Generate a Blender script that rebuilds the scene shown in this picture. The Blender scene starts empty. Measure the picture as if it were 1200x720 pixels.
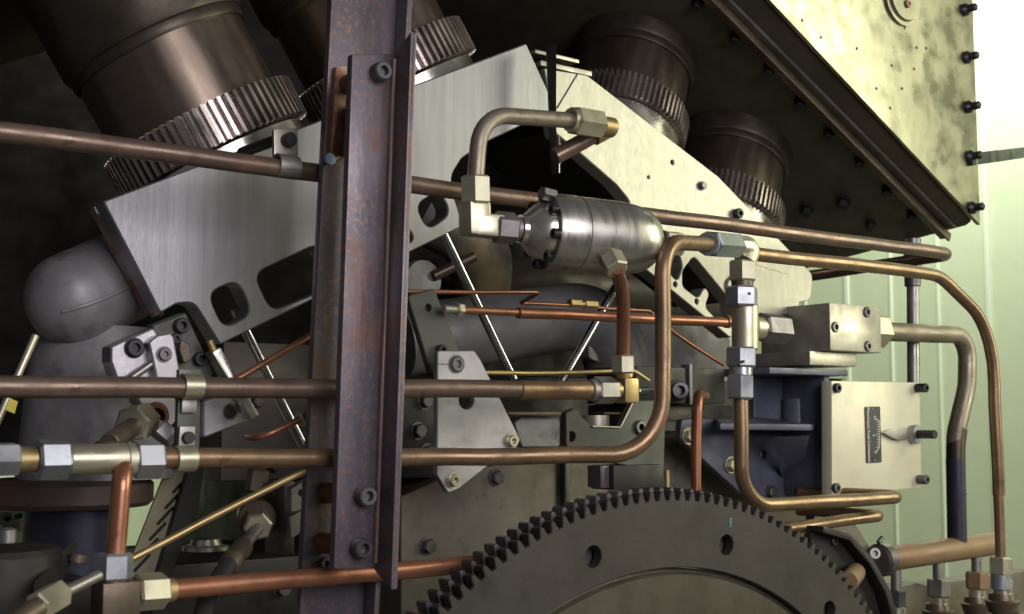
import bpy, bmesh, math, random
from math import sin, cos, tan, pi, radians, sqrt, hypot, atan2
from mathutils import Vector, Matrix, noise
random.seed(7)
SC = bpy.context.scene
COL = SC.collection
V = Vector

# ------------------------------------------------------------------ camera
# World frame = the engine's own frame: X along its front, Y into it, Z up.
YAW, PITCH, FPX = radians(38), radians(5), 1500.0
CAM = V((0, 0, 1.3))
F_ = V((sin(YAW)*cos(PITCH), cos(YAW)*cos(PITCH), sin(PITCH)))
R_ = V((cos(YAW), -sin(YAW), 0))
U_ = R_.cross(F_)
cd = bpy.data.cameras.new('camera'); co = bpy.data.objects.new('camera', cd); COL.objects.link(co)
co.location = CAM
co.rotation_euler = Matrix((R_, U_, -F_)).transposed().to_euler()
cd.sensor_width = 36; cd.lens = 36*FPX/1200; cd.clip_start = .05; cd.clip_end = 60
SC.camera = co
cd.dof.use_dof = True; cd.dof.focus_distance = 1.85; cd.dof.aperture_fstop = 10

def ray(x, y): return F_ + R_*((x-600)/FPX) + U_*((360-y)/FPX)
def P(x, y, Y):                      # the point of the vertical plane at depth Y seen at x, y
    d = ray(x, y); return CAM + d*(Y/d.y)
def PX(x, y, X):
    d = ray(x, y); return CAM + d*(X/d.x)
def PZ(x, y, Z):
    d = ray(x, y); return CAM + d*((Z-CAM.z)/d.z)
def PN(x, y, o, n):
    d = ray(x, y); return CAM + d*((o-CAM).dot(n)/d.dot(n))
def S(x, Y, y=400): return Y/ray(x, y).y/FPX     # metres per pixel there

# ------------------------------------------------------------------ materials
def nd(t, kind, **kw):
    n = t.nodes.new(kind)
    for k, v in kw.items(): setattr(n, k, v)
    return n
def mat(name, c1, c2, metallic=.8, rough=.4, nscale=9, rust=0, speck=None, mill=0, rot=0, rustc=(.16, .06, .025), bump=.15, bscale=140,
        stretch=(1, 1, 1), rvar=.15, grime=.35, grimec=(.03, .026, .022), spec=.5, rsoft=.12, rscale=6, bdist=.0006):
    m = bpy.data.materials.new(name); m.use_nodes = True; t = m.node_tree
    b = t.nodes['Principled BSDF']; L = t.links.new
    tc = nd(t, 'ShaderNodeTexCoord'); oi = nd(t, 'ShaderNodeObjectInfo')
    mp = nd(t, 'ShaderNodeMapping'); mp.inputs['Scale'].default_value = stretch; mp.inputs['Rotation'].default_value = (0, rot, 0)
    L(tc.outputs['Object'], mp.inputs['Vector'])
    n1 = nd(t, 'ShaderNodeTexNoise'); n1.inputs['Scale'].default_value = nscale; n1.inputs['Detail'].default_value = 9; n1.inputs['Roughness'].default_value = .65
    L(mp.outputs[0], n1.inputs['Vector'])
    r1 = nd(t, 'ShaderNodeValToRGB'); r1.color_ramp.elements[0].position = .3; r1.color_ramp.elements[1].position = .7
    r1.color_ramp.elements[0].color = (*c1, 1); r1.color_ramp.elements[1].color = (*c2, 1)
    L(n1.outputs['Fac'], r1.inputs['Fac'])
    col = r1.outputs['Color']
    def over(col, scale, lo, hi, c, amount, w):
        n = nd(t, 'ShaderNodeTexNoise', noise_dimensions='4D'); n.inputs['Scale'].default_value = scale; n.inputs['Detail'].default_value = 7; n.inputs['W'].default_value = w
        n.inputs['Roughness'].default_value = .6
        L(tc.outputs['Object'], n.inputs['Vector'])
        mr = nd(t, 'ShaderNodeMapRange'); mr.inputs[1].default_value = lo; mr.inputs[2].default_value = hi; mr.inputs[4].default_value = amount
        L(n.outputs['Fac'], mr.inputs[0])
        mx = nd(t, 'ShaderNodeMix', data_type='RGBA'); mx.inputs['B'].default_value = (*c, 1)
        L(mr.outputs[0], mx.inputs['Factor']); L(col, mx.inputs['A'])
        return mx.outputs['Result'], mr.outputs[0]
    rf = None
    if grime: col, gf = over(col, 14, .5, .75, grimec, grime, 3.1)
    if speck: col, _ = over(col, speck[0], speck[1], speck[1]+.1, speck[2], speck[3], 5.7)
    if rust: col, rf = over(col, rscale, .62-.28*rust, .62-.28*rust+rsoft, rustc, .9, 8.7)
    if mill:                          # arcs left by the milling cutter
        wv = nd(t, 'ShaderNodeTexWave', wave_type='RINGS', rings_direction='Y'); wv.inputs['Scale'].default_value = mill; wv.inputs['Distortion'].default_value = 2.2; wv.inputs['Detail'].default_value = 8; wv.inputs['Detail Scale'].default_value = 2.2
        m2 = nd(t, 'ShaderNodeMapping'); m2.inputs['Location'].default_value = (.25, 0, .55); L(tc.outputs['Object'], m2.inputs['Vector']); L(m2.outputs[0], wv.inputs['Vector'])
        hv = nd(t, 'ShaderNodeMapRange'); hv.inputs[3].default_value = .93; hv.inputs[4].default_value = 1.05; L(wv.outputs['Fac'], hv.inputs[0])
        mx = nd(t, 'ShaderNodeMix', data_type='RGBA', blend_type='MULTIPLY'); mx.inputs['Factor'].default_value = 1; L(col, mx.inputs['A']); L(hv.outputs[0], mx.inputs['B']); col = mx.outputs['Result']
    L(col, b.inputs['Base Color'])
    if rf:
        mm = nd(t, 'ShaderNodeMapRange'); mm.inputs[3].default_value = metallic; mm.inputs[4].default_value = metallic*.35
        L(rf, mm.inputs[0]); L(mm.outputs[0], b.inputs['Metallic'])
    else: b.inputs['Metallic'].default_value = metallic
    mr = nd(t, 'ShaderNodeMapRange'); mr.inputs[1].default_value = .3; mr.inputs[2].default_value = .7
    mr.inputs[3].default_value = max(.04, rough-rvar); mr.inputs[4].default_value = min(1, rough+rvar)
    n3 = nd(t, 'ShaderNodeTexNoise'); n3.inputs['Scale'].default_value = 23; n3.inputs['Detail'].default_value = 6
    L(mp.outputs[0], n3.inputs['Vector']); L(n3.outputs['Fac'], mr.inputs[0]); L(mr.outputs[0], b.inputs['Roughness'])
    b.inputs['Specular IOR Level'].default_value = spec
    if bump:
        n4 = nd(t, 'ShaderNodeTexNoise'); n4.inputs['Scale'].default_value = bscale; n4.inputs['Detail'].default_value = 5
        L(mp.outputs[0], n4.inputs['Vector'])
        bp = nd(t, 'ShaderNodeBump'); bp.inputs['Strength'].default_value = bump; bp.inputs['Distance'].default_value = bdist
        L(n4.outputs['Fac'], bp.inputs['Height']); L(bp.outputs[0], b.inputs['Normal'])
    return m
M = {}
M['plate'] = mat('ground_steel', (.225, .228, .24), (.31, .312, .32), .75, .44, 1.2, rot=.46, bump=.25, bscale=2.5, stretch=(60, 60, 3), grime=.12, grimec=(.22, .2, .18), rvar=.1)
M['plate2'] = mat('plate_steel_yellow_lit', (.33, .325, .275), (.42, .41, .345), .7, .46, 1.2, rot=-.46, speck=(38, .68, (.2, .17, .1), .5), bump=.2, bscale=2.5, stretch=(50, 50, 3), grime=.1, grimec=(.25, .23, .16), rvar=.1)  # same steel as plate, with the light's yellow brightness put into colour
M['oldpipe'] = mat('oxidised_copper_pipe', (.135, .095, .075), (.22, .155, .115), .6, .36, 16, speck=(60, .56, (.07, .05, .04), .5), rvar=.1, rust=.25, rustc=(.25, .115, .075), bump=.3, bscale=220)
M['brownpipe'] = mat('browned_copper_pipe', (.18, .12, .07), (.30, .20, .11), .65, .35, 16, speck=(60, .56, (.09, .06, .04), .5), rvar=.1, rust=.2, rustc=(.27, .125, .07), bump=.25, bscale=220)
M['copper'] = mat('copper', (.27, .112, .062), (.39, .18, .105), .65, .36, 16, speck=(70, .57, (.14, .07, .05), .5), rvar=.1, rust=.12, rustc=(.26, .1, .05), bump=.2, bscale=220, grime=.25)
M['zinc'] = mat('zinc_plated_nut', (.46, .44, .33), (.62, .59, .43), .8, .40, 14, bump=.15, grime=.35, grimec=(.2, .18, .12))
M['nut2'] = mat('dull_grey_nut', (.24, .23, .22), (.34, .33, .31), .8, .42, 14, rust=.1, bump=.2)
M['nutblue'] = mat('grey_blue_fitting', (.30, .32, .34), (.40, .42, .44), .75, .38, 12, bump=.2, grime=.35)
M['brass'] = mat('brass', (.34, .25, .11), (.47, .36, .17), .75, .42, 12, bump=.15, grime=.3, grimec=(.15, .11, .04))
M['dark'] = mat('dark_oiled_steel', (.018, .017, .016), (.042, .04, .036), .4, .5, 8, bump=.3, bscale=120, grime=.2)
M['hood'] = mat('brown_black_steel', (.040, .034, .024), (.095, .080, .054), .3, .55, 4, rust=.1, rustc=(.06, .03, .015), bump=.3, bscale=90)  # near-black brown with faint rust patches
M['panel'] = mat('bare_sheet_steel', (.20, .195, .145), (.37, .365, .255), .8, .36, 2.6, bump=.5, bscale=7, grime=.62, grimec=(.15, .15, .09), rvar=.16, bdist=.004)
M['iron'] = mat('grey_cast_iron', (.19, .185, .19), (.28, .275, .28), .3, .52, 9, speck=(22, .57, (.08, .074, .07), .6), rust=.1, rustc=(.12, .085, .06), bump=.9, bscale=75, grime=.5)
M['iron2'] = mat('dark_cast_iron', (.075, .07, .06), (.15, .135, .11), .4, .5, 7, bump=.5, bscale=120, grime=.4, rust=.12, rustc=(.1, .06, .03))
M['olive'] = mat('oily_olive_plate', (.115, .105, .08), (.21, .195, .155), .35, .55, 6, speck=(25, .6, (.05, .04, .03), .6), rust=.2, rustc=(.09, .055, .035), bump=.3)
M['column'] = mat('dark_violet_grey_steel', (.088, .080, .096), (.155, .142, .16), .5, .42, 14, speck=(150, .52, (.28, .15, .10), .65), rust=.2, rustc=(.17, .085, .055), bump=.35, bscale=160, stretch=(1, 1, .25), rscale=11)
M['streak'] = mat('rust_streaked_fillet', (.11, .085, .09), (.20, .13, .11), .45, .5, 18, speck=(80, .58, (.34, .17, .08), .8), bump=.4, stretch=(1, 1, .3))
M['steelpipe'] = mat('dull_grey_brown_steel_pipe', (.16, .13, .10), (.33, .29, .22), .6, .45, 5, speck=(60, .56, (.1, .075, .06), .6), rust=.12, bump=.25)
M['rusty'] = mat('peeling_rusty_paint', (.30, .17, .12), (.50, .36, .28), .3, .55, 26, rust=.55, rustc=(.20, .07, .03), bump=.6, bscale=90, rscale=22)
M['rust'] = mat('rust', (.14, .06, .03), (.28, .12, .06), .2, .7, 30, bump=.6)
M['gear'] = mat('dark_gear_steel', (.034, .030, .025), (.060, .054, .045), .4, .55, 7, speck=(50, .62, (.09, .085, .08), .5), bump=.35, bscale=150, grime=.3)
M['gearweb'] = mat('oily_gear_web', (.05, .046, .03), (.085, .078, .052), .35, .5, 5, speck=(30, .6, (.03, .028, .02), .6), bump=.3)
M['flange'] = mat('rusty_flange_iron', (.06, .045, .04), (.13, .09, .075), .4, .5, 9, rust=.36, rustc=(.12, .05, .035), bump=.4)
M['teal'] = mat('teal_chalk', (.03, .14, .13), (.05, .18, .16), 0, .7, 20, bump=0, grime=.4)
M['darkbore'] = mat('dark_oily_bronze_steel', (.045, .036, .027), (.085, .070, .052), .7, .42, 4, bump=.3, bscale=60, grime=.4)  # darker bore steel; on the seals it holds the fade into shadow
M['shade_black'] = mat('matt_shade_black', (.008, .0075, .006), (.018, .016, .013), .1, .7, 6, bump=.4, bscale=90)  # near-black standing for deep shade, used on the added backing box
M['strip'] = mat('dull_brassy_sheet', (.26, .24, .17), (.38, .35, .25), .5, .5, 9, bump=.2)
M['irongold'] = mat('cast_iron_with_golden_light', (.10, .095, .09), (.17, .16, .14), .45, .5, 8, speck=(7, .5, (.34, .28, .12), .75), bump=.5, bscale=120)  # golden specks stand in for golden light on the elbow
M['bluedark'] = mat('dark_navy_paint', (.018, .018, .035), (.035, .034, .06), .2, .5, 7, bump=.3)
M['gearrim'] = mat('worn_gear_teeth', (.085, .075, .085), (.15, .135, .14), .6, .42, 20, bump=.3)
M['teeth'] = mat('machined_coupling_teeth', (.36, .31, .29), (.58, .52, .47), .9, .28, 10, bump=.2, grime=.3)
M['land'] = mat('polished_collar_steel', (.55, .54, .47), (.68, .66, .58), .92, .26, 7, bump=.1, grime=.2, grimec=(.2, .18, .12))
M['bore'] = mat('heat_tinted_steel', (.13, .10, .078), (.20, .16, .125), .88, .33, 3, bump=.12, bscale=80, stretch=(2, 2, .5), grime=.15, rvar=.08)
M['bolt'] = mat('black_bolt', (.02, .02, .022), (.04, .04, .042), .5, .42, 20, bump=.2)
M['boltgrey'] = mat('grey_bolt', (.10, .095, .10), (.18, .17, .175), .7, .4, 20, bump=.2)
M['chrome'] = mat('polished_rod', (.62, .62, .64), (.72, .72, .72), 1, .16, 8, bump=.05, grime=.1, rvar=.05)
M['body'] = mat('machined_grey_steel', (.36, .35, .31), (.47, .46, .41), .92, .33, 6, bump=.2, bscale=70, stretch=(5, 1, 1), grime=.25, grimec=(.2, .18, .13), rvar=.08)
M['blue'] = mat('worn_dark_blue_paint', (.062, .066, .10), (.135, .142, .19), .15, .48, 7, rust=.12, rustc=(.05, .045, .06), bump=.35)
M['cream'] = mat('cream_painted_cover', (.60, .575, .42), (.68, .65, .49), .1, .42, 6, bump=.25, grime=.22, grimec=(.36, .33, .2), rvar=.08)
M['block'] = mat('worn_steel_block', (.30, .28, .24), (.50, .48, .40), .75, .42, 14, rust=.12, rustc=(.2, .14, .08), bump=.2, grime=.4)
M['wall'] = mat('pale_green_wall_paint', (.57, .66, .43), (.62, .70, .47), 0, .5, 2, bump=.1, grime=.2, grimec=(.40, .46, .30))
M['seam'] = mat('pale_wall_seam', (.66, .75, .56), (.70, .78, .60), 0, .5, 4, bump=0, grime=0)
M['greymet'] = mat('light_grey_lever_steel', (.34, .33, .345), (.48, .47, .48), .8, .42, 8, rust=.1, rustc=(.2, .15, .12), bump=.25)
M['green'] = mat('dark_green_grey_bracket', (.055, .06, .05), (.095, .10, .085), .35, .5, 8, rust=.1, bump=.3)
M['rubber'] = mat('black_rubber', (.018, .018, .019), (.03, .03, .03), 0, .5, 20, bump=.3)
M['tan'] = mat('brown_primer_paint', (.20, .135, .075), (.28, .19, .105), .25, .48, 8, rust=.15, rustc=(.24, .11, .06), bump=.25)
M['bronze'] = mat('dirty_bronze', (.10, .08, .055), (.17, .13, .09), .6, .45, 10, bump=.3)
M['yellow'] = mat('yellow_paint', (.68, .56, .05), (.75, .62, .08), 0, .5, 10, bump=0, grime=.1)
M['white'] = mat('white_ink', (.7, .7, .62), (.75, .75, .66), 0, .5, 10, bump=0, grime=0)
M['black'] = mat('black_nameplate', (.018, .02, .022), (.03, .032, .034), .2, .4, 10, bump=0, grime=0)
M['bluepaint'] = mat('blue_paint_smear', (.03, .09, .22), (.25, .33, .42), .1, .5, 40, bump=.3)

# ------------------------------------------------------------------ mesh builder
def frame_of(d):
    d = d.normalized(); a = V((0, 0, 1)) if abs(d.z) < .9 else V((1, 0, 0))
    x = a.cross(d).normalized(); return x, d.cross(x)
def fillet(pts, f, n=8):
    pts = [V(p) for p in pts]; fs = f if isinstance(f, (list, tuple)) else [f]*(len(pts)-2); out = [pts[0]]
    for i in range(1, len(pts)-1):
        a, b, c = pts[i-1], pts[i], pts[i+1]; r = fs[i-1]
        u, w = (a-b).normalized(), (c-b).normalized(); ang = u.angle(w)
        if r <= 0 or ang > 3.1: out.append(b); continue
        tl = min(r/tan(ang/2), .49*(a-b).length, .49*(c-b).length) if ang > .02 else .49*min((a-b).length, (c-b).length)
        rr = tl*tan(ang/2); cen = b + (u+w).normalized()*(rr/sin(ang/2)); s, e = b+u*tl-cen, b+w*tl-cen
        tot = s.angle(e); k = max(2, int(n*tot/1.57)+1); ax = s.cross(e).normalized()
        for j in range(k+1): out.append(cen + Matrix.Rotation(tot*j/k, 3, ax) @ s)
    out.append(pts[-1]); return out
def rnd2(pts, r, n=6):               # round the corners of a closed 2-D outline
    rs = r if isinstance(r, (list, tuple)) else [r]*len(pts); o = []; N = len(pts)
    for i in range(N):
        a, b, c = (V((*pts[(i+k) % N], 0)) for k in (-1, 0, 1))
        if rs[i] <= 0: o.append(b); continue
        u, w = (a-b), (c-b); lim = .48*min(u.length, w.length)
        u.normalize(); w.normalize(); ang = u.angle(w); tl = min(rs[i]/tan(ang/2), lim); p, q = b+u*tl, b+w*tl
        for j in range(n+1):
            t = j/n; o.append(p*(1-t)**2 + b*2*t*(1-t) + q*t*t)
    return [(p.x, p.y) for p in o]
class MB:
    def __init__(s): s.bm = bmesh.new()
    def ring(s, c, x, y, r, n, ph=0):
        return [s.bm.verts.new(c + x*(r*cos(2*pi*i/n+ph)) + y*(r*sin(2*pi*i/n+ph))) for i in range(n)]
    def skin(s, a, b):
        n = len(a)
        for i in range(n): s.bm.faces.new((a[i], a[(i+1) % n], b[(i+1) % n], b[i]))
    def cap(s, a, flip=False): s.bm.faces.new(a[::-1] if flip else a)
    def tube(s, pts, r, f=.0, seg=18, n=8, caps=True, wob=.0009):
        pts = fillet(pts, f, n) if len(pts) > 2 else [V(p) for p in pts]
        if wob and max((a-b).length for a, b in zip(pts, pts[1:])) > .12 and not isinstance(r, (list, tuple)):   # hand-bent tube is never quite straight
            q = [pts[0]]
            for a, b in zip(pts, pts[1:]):
                k = max(1, int((b-a).length/.04))
                q += [a.lerp(b, j/k) for j in range(1, k+1)]
            pts = [p + V((noise.noise(p*9+V((3, 1, r*900))), noise.noise(p*9+V((9, 5, r*900))), noise.noise(p*9+V((1, 8, r*900)))))*wob*2 for p in q]
        t0 = (pts[1]-pts[0]).normalized(); x, y = frame_of(t0); prev = None; N = len(pts)
        for i, p in enumerate(pts):
            t1 = (pts[min(i+1, N-1)]-pts[max(i-1, 0)]).normalized()
            q = t0.rotation_difference(t1); x = q @ x; y = q @ y; t0 = t1
            rr = r[i*len(r)//N] if isinstance(r, (list, tuple)) else r
            ring = s.ring(p, x, y, rr, seg)
            if prev: s.skin(prev, ring)
            elif caps: s.cap(ring, True)
            prev = ring
        if caps: s.cap(prev)
        return s
    def lathe(s, o, d, prof, seg=32):
        d = d.normalized(); x, y = frame_of(d); prev = None
        for t, r in prof:
            if r <= 1e-6: cur = [s.bm.verts.new(o+d*t)]
            else: cur = s.ring(o+d*t, x, y, r, seg)
            if prev:
                if len(prev) == 1 and len(cur) > 1:
                    for i in range(seg): s.bm.faces.new((prev[0], cur[(i+1) % seg], cur[i]))
                elif len(cur) == 1 and len(prev) > 1:
                    for i in range(seg): s.bm.faces.new((prev[i], prev[(i+1) % seg], cur[0]))
                elif len(cur) > 1: s.skin(prev, cur)
            prev = cur
        return s
    def cyl(s, a, b, r, r2=None, seg=24, ch=.0):
        L = (b-a).length; r2 = r if r2 is None else r2; c = ch or min(L, r, r2)*.08
        return s.lathe(a, b-a, [(0, 0), (0, r-c), (c, r), (L-c, r2), (L, r2-c), (L, 0)], seg)
    def hexn(s, a, b, r, ph=.3):                       # hexagon nut with turned (chamfered) ends, r = corner radius
        d = (b-a); L = d.length; d.normalize(); x, y = frame_of(d); c = min(.13*r, L*.2)
        rs = [s.ring(a, x, y, r*.86, 6, ph), s.ring(a+d*c, x, y, r, 6, ph), s.ring(b-d*c, x, y, r, 6, ph), s.ring(b, x, y, r*.86, 6, ph)]
        s.cap(rs[0], True)
        for i in range(3): s.skin(rs[i], rs[i+1])
        s.cap(rs[3]); return s
    def prism(s, pts, vec):
        a = [s.bm.verts.new(p) for p in pts]; b = [s.bm.verts.new(V(p)+vec) for p in pts]
        s.cap(a); s.skin(b, a); s.cap(b, True); return s
    def box(s, c, hx, hy, hz):
        q = [s.bm.verts.new(c+hx*i+hy*j+hz*k) for i in (-1, 1) for j in (-1, 1) for k in (-1, 1)]
        for f in ((0, 1, 3, 2), (4, 6, 7, 5), (0, 4, 5, 1), (2, 3, 7, 6), (0, 2, 6, 4), (1, 5, 7, 3)): s.bm.faces.new([q[i] for i in f])
        return s
    def fbox(s, x0, y0, x1, y1, Y, dep):               # upright box whose front spans these picture corners
        a, b = P(x0, y0, Y), P(x1, y1, Y); c = (a+b)/2
        return s.box(c+V((0, dep/2, 0)), V((abs(b.x-a.x)/2, 0, 0)), V((0, dep/2, 0)), V((0, 0, abs(b.z-a.z)/2)))
    def plate(s, outl, holes, Y, th, bev=.0012, rnd=0, hr=.008):
        def xz(p): w = P(p[0], p[1], Y); return (w.x, w.z)
        o = rnd2([xz(p) for p in outl], rnd) if rnd else [xz(p) for p in outl]
        hs = []
        for h in holes:
            if isinstance(h, tuple) and len(h) == 3:
                w = P(h[0], h[1], Y); hs.append([(w.x+h[2]*cos(k*pi/10), w.z+h[2]*sin(k*pi/10)) for k in range(20)])
            else: hs.append(rnd2([xz(p) for p in h], hr))
        s.xzplate(o, hs, Y, th, bev); return s
    def xzplate(s, o, hs, Y, th, bev=.0012):
        cu = bpy.data.curves.new('outline', 'CURVE'); cu.dimensions = '2D'; cu.fill_mode = 'BOTH'
        cu.extrude = max(.0001, th/2-bev); cu.bevel_depth = bev; cu.bevel_resolution = 0; cu.offset = -bev
        for pts in [o]+hs:
            sp = cu.splines.new('POLY'); sp.points.add(len(pts)-1); sp.use_cyclic_u = True
            for q, p in zip(sp.points, pts): q.co = (p[0], p[1], 0, 1)
        ob = bpy.data.objects.new('outline', cu); COL.objects.link(ob)
        me = bpy.data.meshes.new_from_object(ob.evaluated_get(bpy.context.evaluated_depsgraph_get()))
        me.transform(Matrix(((1, 0, 0, 0), (0, 0, -1, Y+th/2), (0, 1, 0, 0), (0, 0, 0, 1))))
        s.bm.from_mesh(me); bpy.data.objects.remove(ob); bpy.data.curves.remove(cu); bpy.data.meshes.remove(me)
    def build(s, name, m, parent=None, bevel=0, angle=33, label=None, orient=True):
        bm = s.bm
        if orient: bmesh.ops.remove_doubles(bm, verts=bm.verts, dist=1e-6); bmesh.ops.recalc_face_normals(bm, faces=bm.faces)
        if bevel:
            es = [e for e in bm.edges if len(e.link_faces) == 2 and e.calc_face_angle(0) > radians(angle)]
            bmesh.ops.bevel(bm, geom=es, offset=bevel, segments=2, profile=.6, affect='EDGES', clamp_overlap=True)
        for f in bm.faces: f.smooth = True
        for e in bm.edges: e.smooth = not (len(e.link_faces) == 2 and e.calc_face_angle(0) > radians(angle))
        me = bpy.data.meshes.new(name); 
        if parent is not None: bmesh.ops.translate(bm, verts=bm.verts, vec=-wpos(parent))
        bm.to_mesh(me); bm.free(); me.materials.append(m)
        o = bpy.data.objects.new(name, me); COL.objects.link(o)
        if parent is not None: o.parent = parent
        if label: o['label'] = label
        return o
def wpos(o):
    p = V(o.location)
    while o.parent: o = o.parent; p += V(o.location)
    return p
def thing(name, label, cat, loc, group=None):
    o = bpy.data.objects.new(name, None); COL.objects.link(o); o.location = loc; o.empty_display_size = .02
    return tag(o, label, cat, group)
def tag(o, label, cat, group=None):
    o['label'] = label; o['category'] = cat
    if group: o['group'] = group
    return o
def single(mb, name, m, label, cat, group=None, bevel=0, angle=33): return tag(mb.build(name, m, None, bevel, angle), label, cat, group)
def copy_tree(o, parent=None):
    c = o.copy(); COL.objects.link(c)
    if parent: c.parent = parent
    for ch in o.children: copy_tree(ch, c)
    return c
FRONT = V((0, -1, 0))
def bolt(parent, pos, d, r, h, m='bolt', name='bolt', washer=0):    # socket head cap screw standing on pos, pointing along d
    b = MB(); d = d.normalized()
    if washer: b.lathe(pos, d, [(0, 0), (0, washer), (.0015, washer), (.0015, 0)], 20)
    b.lathe(pos, d, [(0, 0), (0, r*.95), (r*.08, r), (h-r*.15, r), (h, r*.86), (h, r*.52), (h-r*.7, r*.48), (h-r*.7, 0)], 18)
    return b.build(name, M[m], parent)
def hexbolt(parent, pos, d, r, h, m='boltgrey', name='bolt'):
    b = MB(); d = d.normalized(); b.lathe(pos, d, [(0, 0), (0, r*1.25), (r*.2, r*1.25), (r*.2, 0)], 20); b.hexn(pos+d*(r*.2), pos+d*h, r)
    return b.build(name, M[m], parent)

#SECTIONS
# ================================================================== SETTING: walls of the room
def wall(name, label, a, b, z0, z1, th, n):
    t = thing(name, label, 'wall', (a[0], a[1], z0)); A, B = V((*a, 0)), V((*b, 0)); d = (B-A).normalized(); nn = V((d.y, -d.x, 0))
    if nn.dot(n) < 0: nn = -nn
    mb = MB(); mb.box((A+B)/2+V((0, 0, (z0+z1)/2))-nn*th/2, (B-A)/2, nn*th/2, V((0, 0, (z1-z0)/2))); mb.build('wall_board', M['wall'], t)
    return t, A, B, d, nn
WX = 3.75
w1, A, B, d, nn = wall('panelled_wall', 'pale green boarded wall behind the right side of the engine', (WX, .2), (WX, 6.2), -.2, 3.2, .06, V((-1, 0, 0)))
mb = MB()
for i, y in enumerate([.62+.186*k for k in range(29)]):
    w = .008 if i % 3 else .018
    mb.box(V((WX-.004, y, 1.5)), V((.005, 0, 0)), V((0, w/2, 0)), V((0, 0, 1.69)))
mb.build('seam_strip', M['seam'], w1, bevel=.002)
w2, A, B, d, nn = wall('back_wall', 'plain pale wall seen through the gap left of the engine', (-1.5, 6.3), (WX, 6.3), -.2, 3.2, .06, V((0, -1, 0)))
fl = MB(); fl.box(V((1.2, 2.6, -.25)), V((2.7, 0, 0)), V((0, 3.8, 0)), V((0, 0, .05))); o = fl.build('floor', M['olive']); o['kind'] = 'structure'

# ================================================================== HOOD (Λ-shaped casing over the engine)
YH = 1.5
tip, up = P(1149, 264, YH), P(902, 0, YH)
TILT = .122
nr = (tip-up).cross(V((0, 1, -TILT))).normalized()
if nr.z > 0: nr = -nr
er = (tip-up).normalized()
apx = V((1.262, YH, up.z + (1.262-up.x)*er.z/er.x)); tl = V((apx.x-1.35, YH, apx.z-1.35*tan(radians(26.5))))
hood = thing('engine_hood', 'huge dark steel hood with bright riveted end panel above the engine', 'hood', (1.3, 2.0, 2.1))
mb = MB(); TOP = 2.75
def hx(p, dy=0): return V((p.x, YH+dy, p.z))
fr = [V((tip.x, YH+.012, TOP)), hx(tip, .012), hx(apx, .012), hx(tl, .012), V((tl.x, YH+.012, TOP))]
fa_ = [mb.bm.verts.new(p) for p in fr]; ba_ = [mb.bm.verts.new(p+V((0, 1.0, -TILT if 0 < i < 4 else 0))) for i, p in enumerate(fr)]
mb.cap(fa_); mb.skin(ba_, fa_); mb.cap(ba_, True)
mb.build('shell', M['hood'], hood, bevel=.02)
# front sheet of the right side, wrapped round the lower edge
mb = MB(); q = .004
mb.prism([V((tip.x, YH, TOP)), hx(tip), hx(apx), V((apx.x, YH, TOP))], V((0, .010, 0)))
mb.build('end_panel', M['panel'], hood, bevel=.003)
# lower flange that runs back from the edge: tapering lip seen under the casing at the right
lipb = P(940, 318, 1.86)
def under(x, y, off=0): return PN(x, y, tip - nr*off + nr*(2*off), nr)
# angle bar along the underside
a0, a1 = under(826, -12, .0), under(1109, 275, .0)
dd = (a1-a0).normalized(); side = V((0, 1, 0))
mb = MB(); mb.box((a0+a1)/2+nr*.006, dd*((a1-a0).length/2), side*.013, nr*.006); mb.box((a0+a1)/2+nr*.012-side*.010, dd*((a1-a0).length/2), side*.003, nr*.008)
mb.build('angle_bar', M['bronze'], hood, bevel=.002)
mb = MB(); a0, a1 = under(843, -8), under(1116, 266)
mb.box((a0+a1)/2+nr*.002, (a1-a0)/2, side*.01, nr*.004); mb.build('weld_bead', M['iron2'], hood, bevel=.002)
for x, y in ((818, 3), (862, 42), (902, 80), (938, 118), (972, 155), (1008, 188), (1040, 222), (1069, 251), (1068, 283), (988, 236), (945, 245), (1020, 262)):
    hexbolt(hood, under(x, y), nr, .0105 if y not in (236, 245) else .014, .016, 'bolt')
for y in (12, 68, 126, 184, 244):
    p = PX(1140+ (y/262)*9, y, tip.x); p.y = YH+.022
    c = P(1129+(y/262)*9, y, YH); mb = MB(); mb.lathe(c, FRONT, [(0, 0), (0, .013), (.006, .014), (.011, .010), (.012, .0085), (.028, .0085), (.031, .005), (.031, 0)], 16); mb.build('bolt', M['bolt'], hood)
for x, y in ((1060, 33), (1074, 56), (1085, 57), (1045, 77), (1071, 81), (1027, 104), (1057, 104), (1043, 127), (962, 44), (940, 24), (1004, 57)):
    mb = MB(); mb.lathe(P(x, y, YH), FRONT, [(0, 0), (0, .0034), (.001, .003), (.001, 0)], 10); mb.build('rivet', M['bolt'], hood)
c = P(1056, -2, YH); mb = MB(); mb.lathe(c, FRONT, [(0, 0), (0, .058), (.006, .058), (.006, .05), (.012, .047), (.012, 0)], 40); mb.build('cover_boss', M['panel'], hood)
bolt(hood, P(1063, 5, YH-.012), FRONT, .008, .006, 'rusty')
# flat bar bolted to the right edge
mb = MB(); b0 = P(1137, 187, YH-.008); b1 = P(1215, 177, YH+.25)
dv = (b1-b0).normalized(); sv = V((0, 0, 1)).cross(dv).normalized(); uv = dv.cross(sv)
mb.box((b0+b1)/2, dv*((b1-b0).length/2), sv*.005, uv*.0135)
flat = single(mb, 'flat_bar', M['bolt'], 'short black flat bar bolted to the right edge of the hood', 'bar', bevel=.002)
# added dark box far behind the hood, standing in for deep shade
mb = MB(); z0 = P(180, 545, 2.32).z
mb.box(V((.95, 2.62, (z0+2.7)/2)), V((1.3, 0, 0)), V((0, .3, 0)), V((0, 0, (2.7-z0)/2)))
single(mb, 'shade_backing', M['shade_black'], 'added dark backing box standing in for the shadow behind the upper engine', 'backing', bevel=.02)

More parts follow.
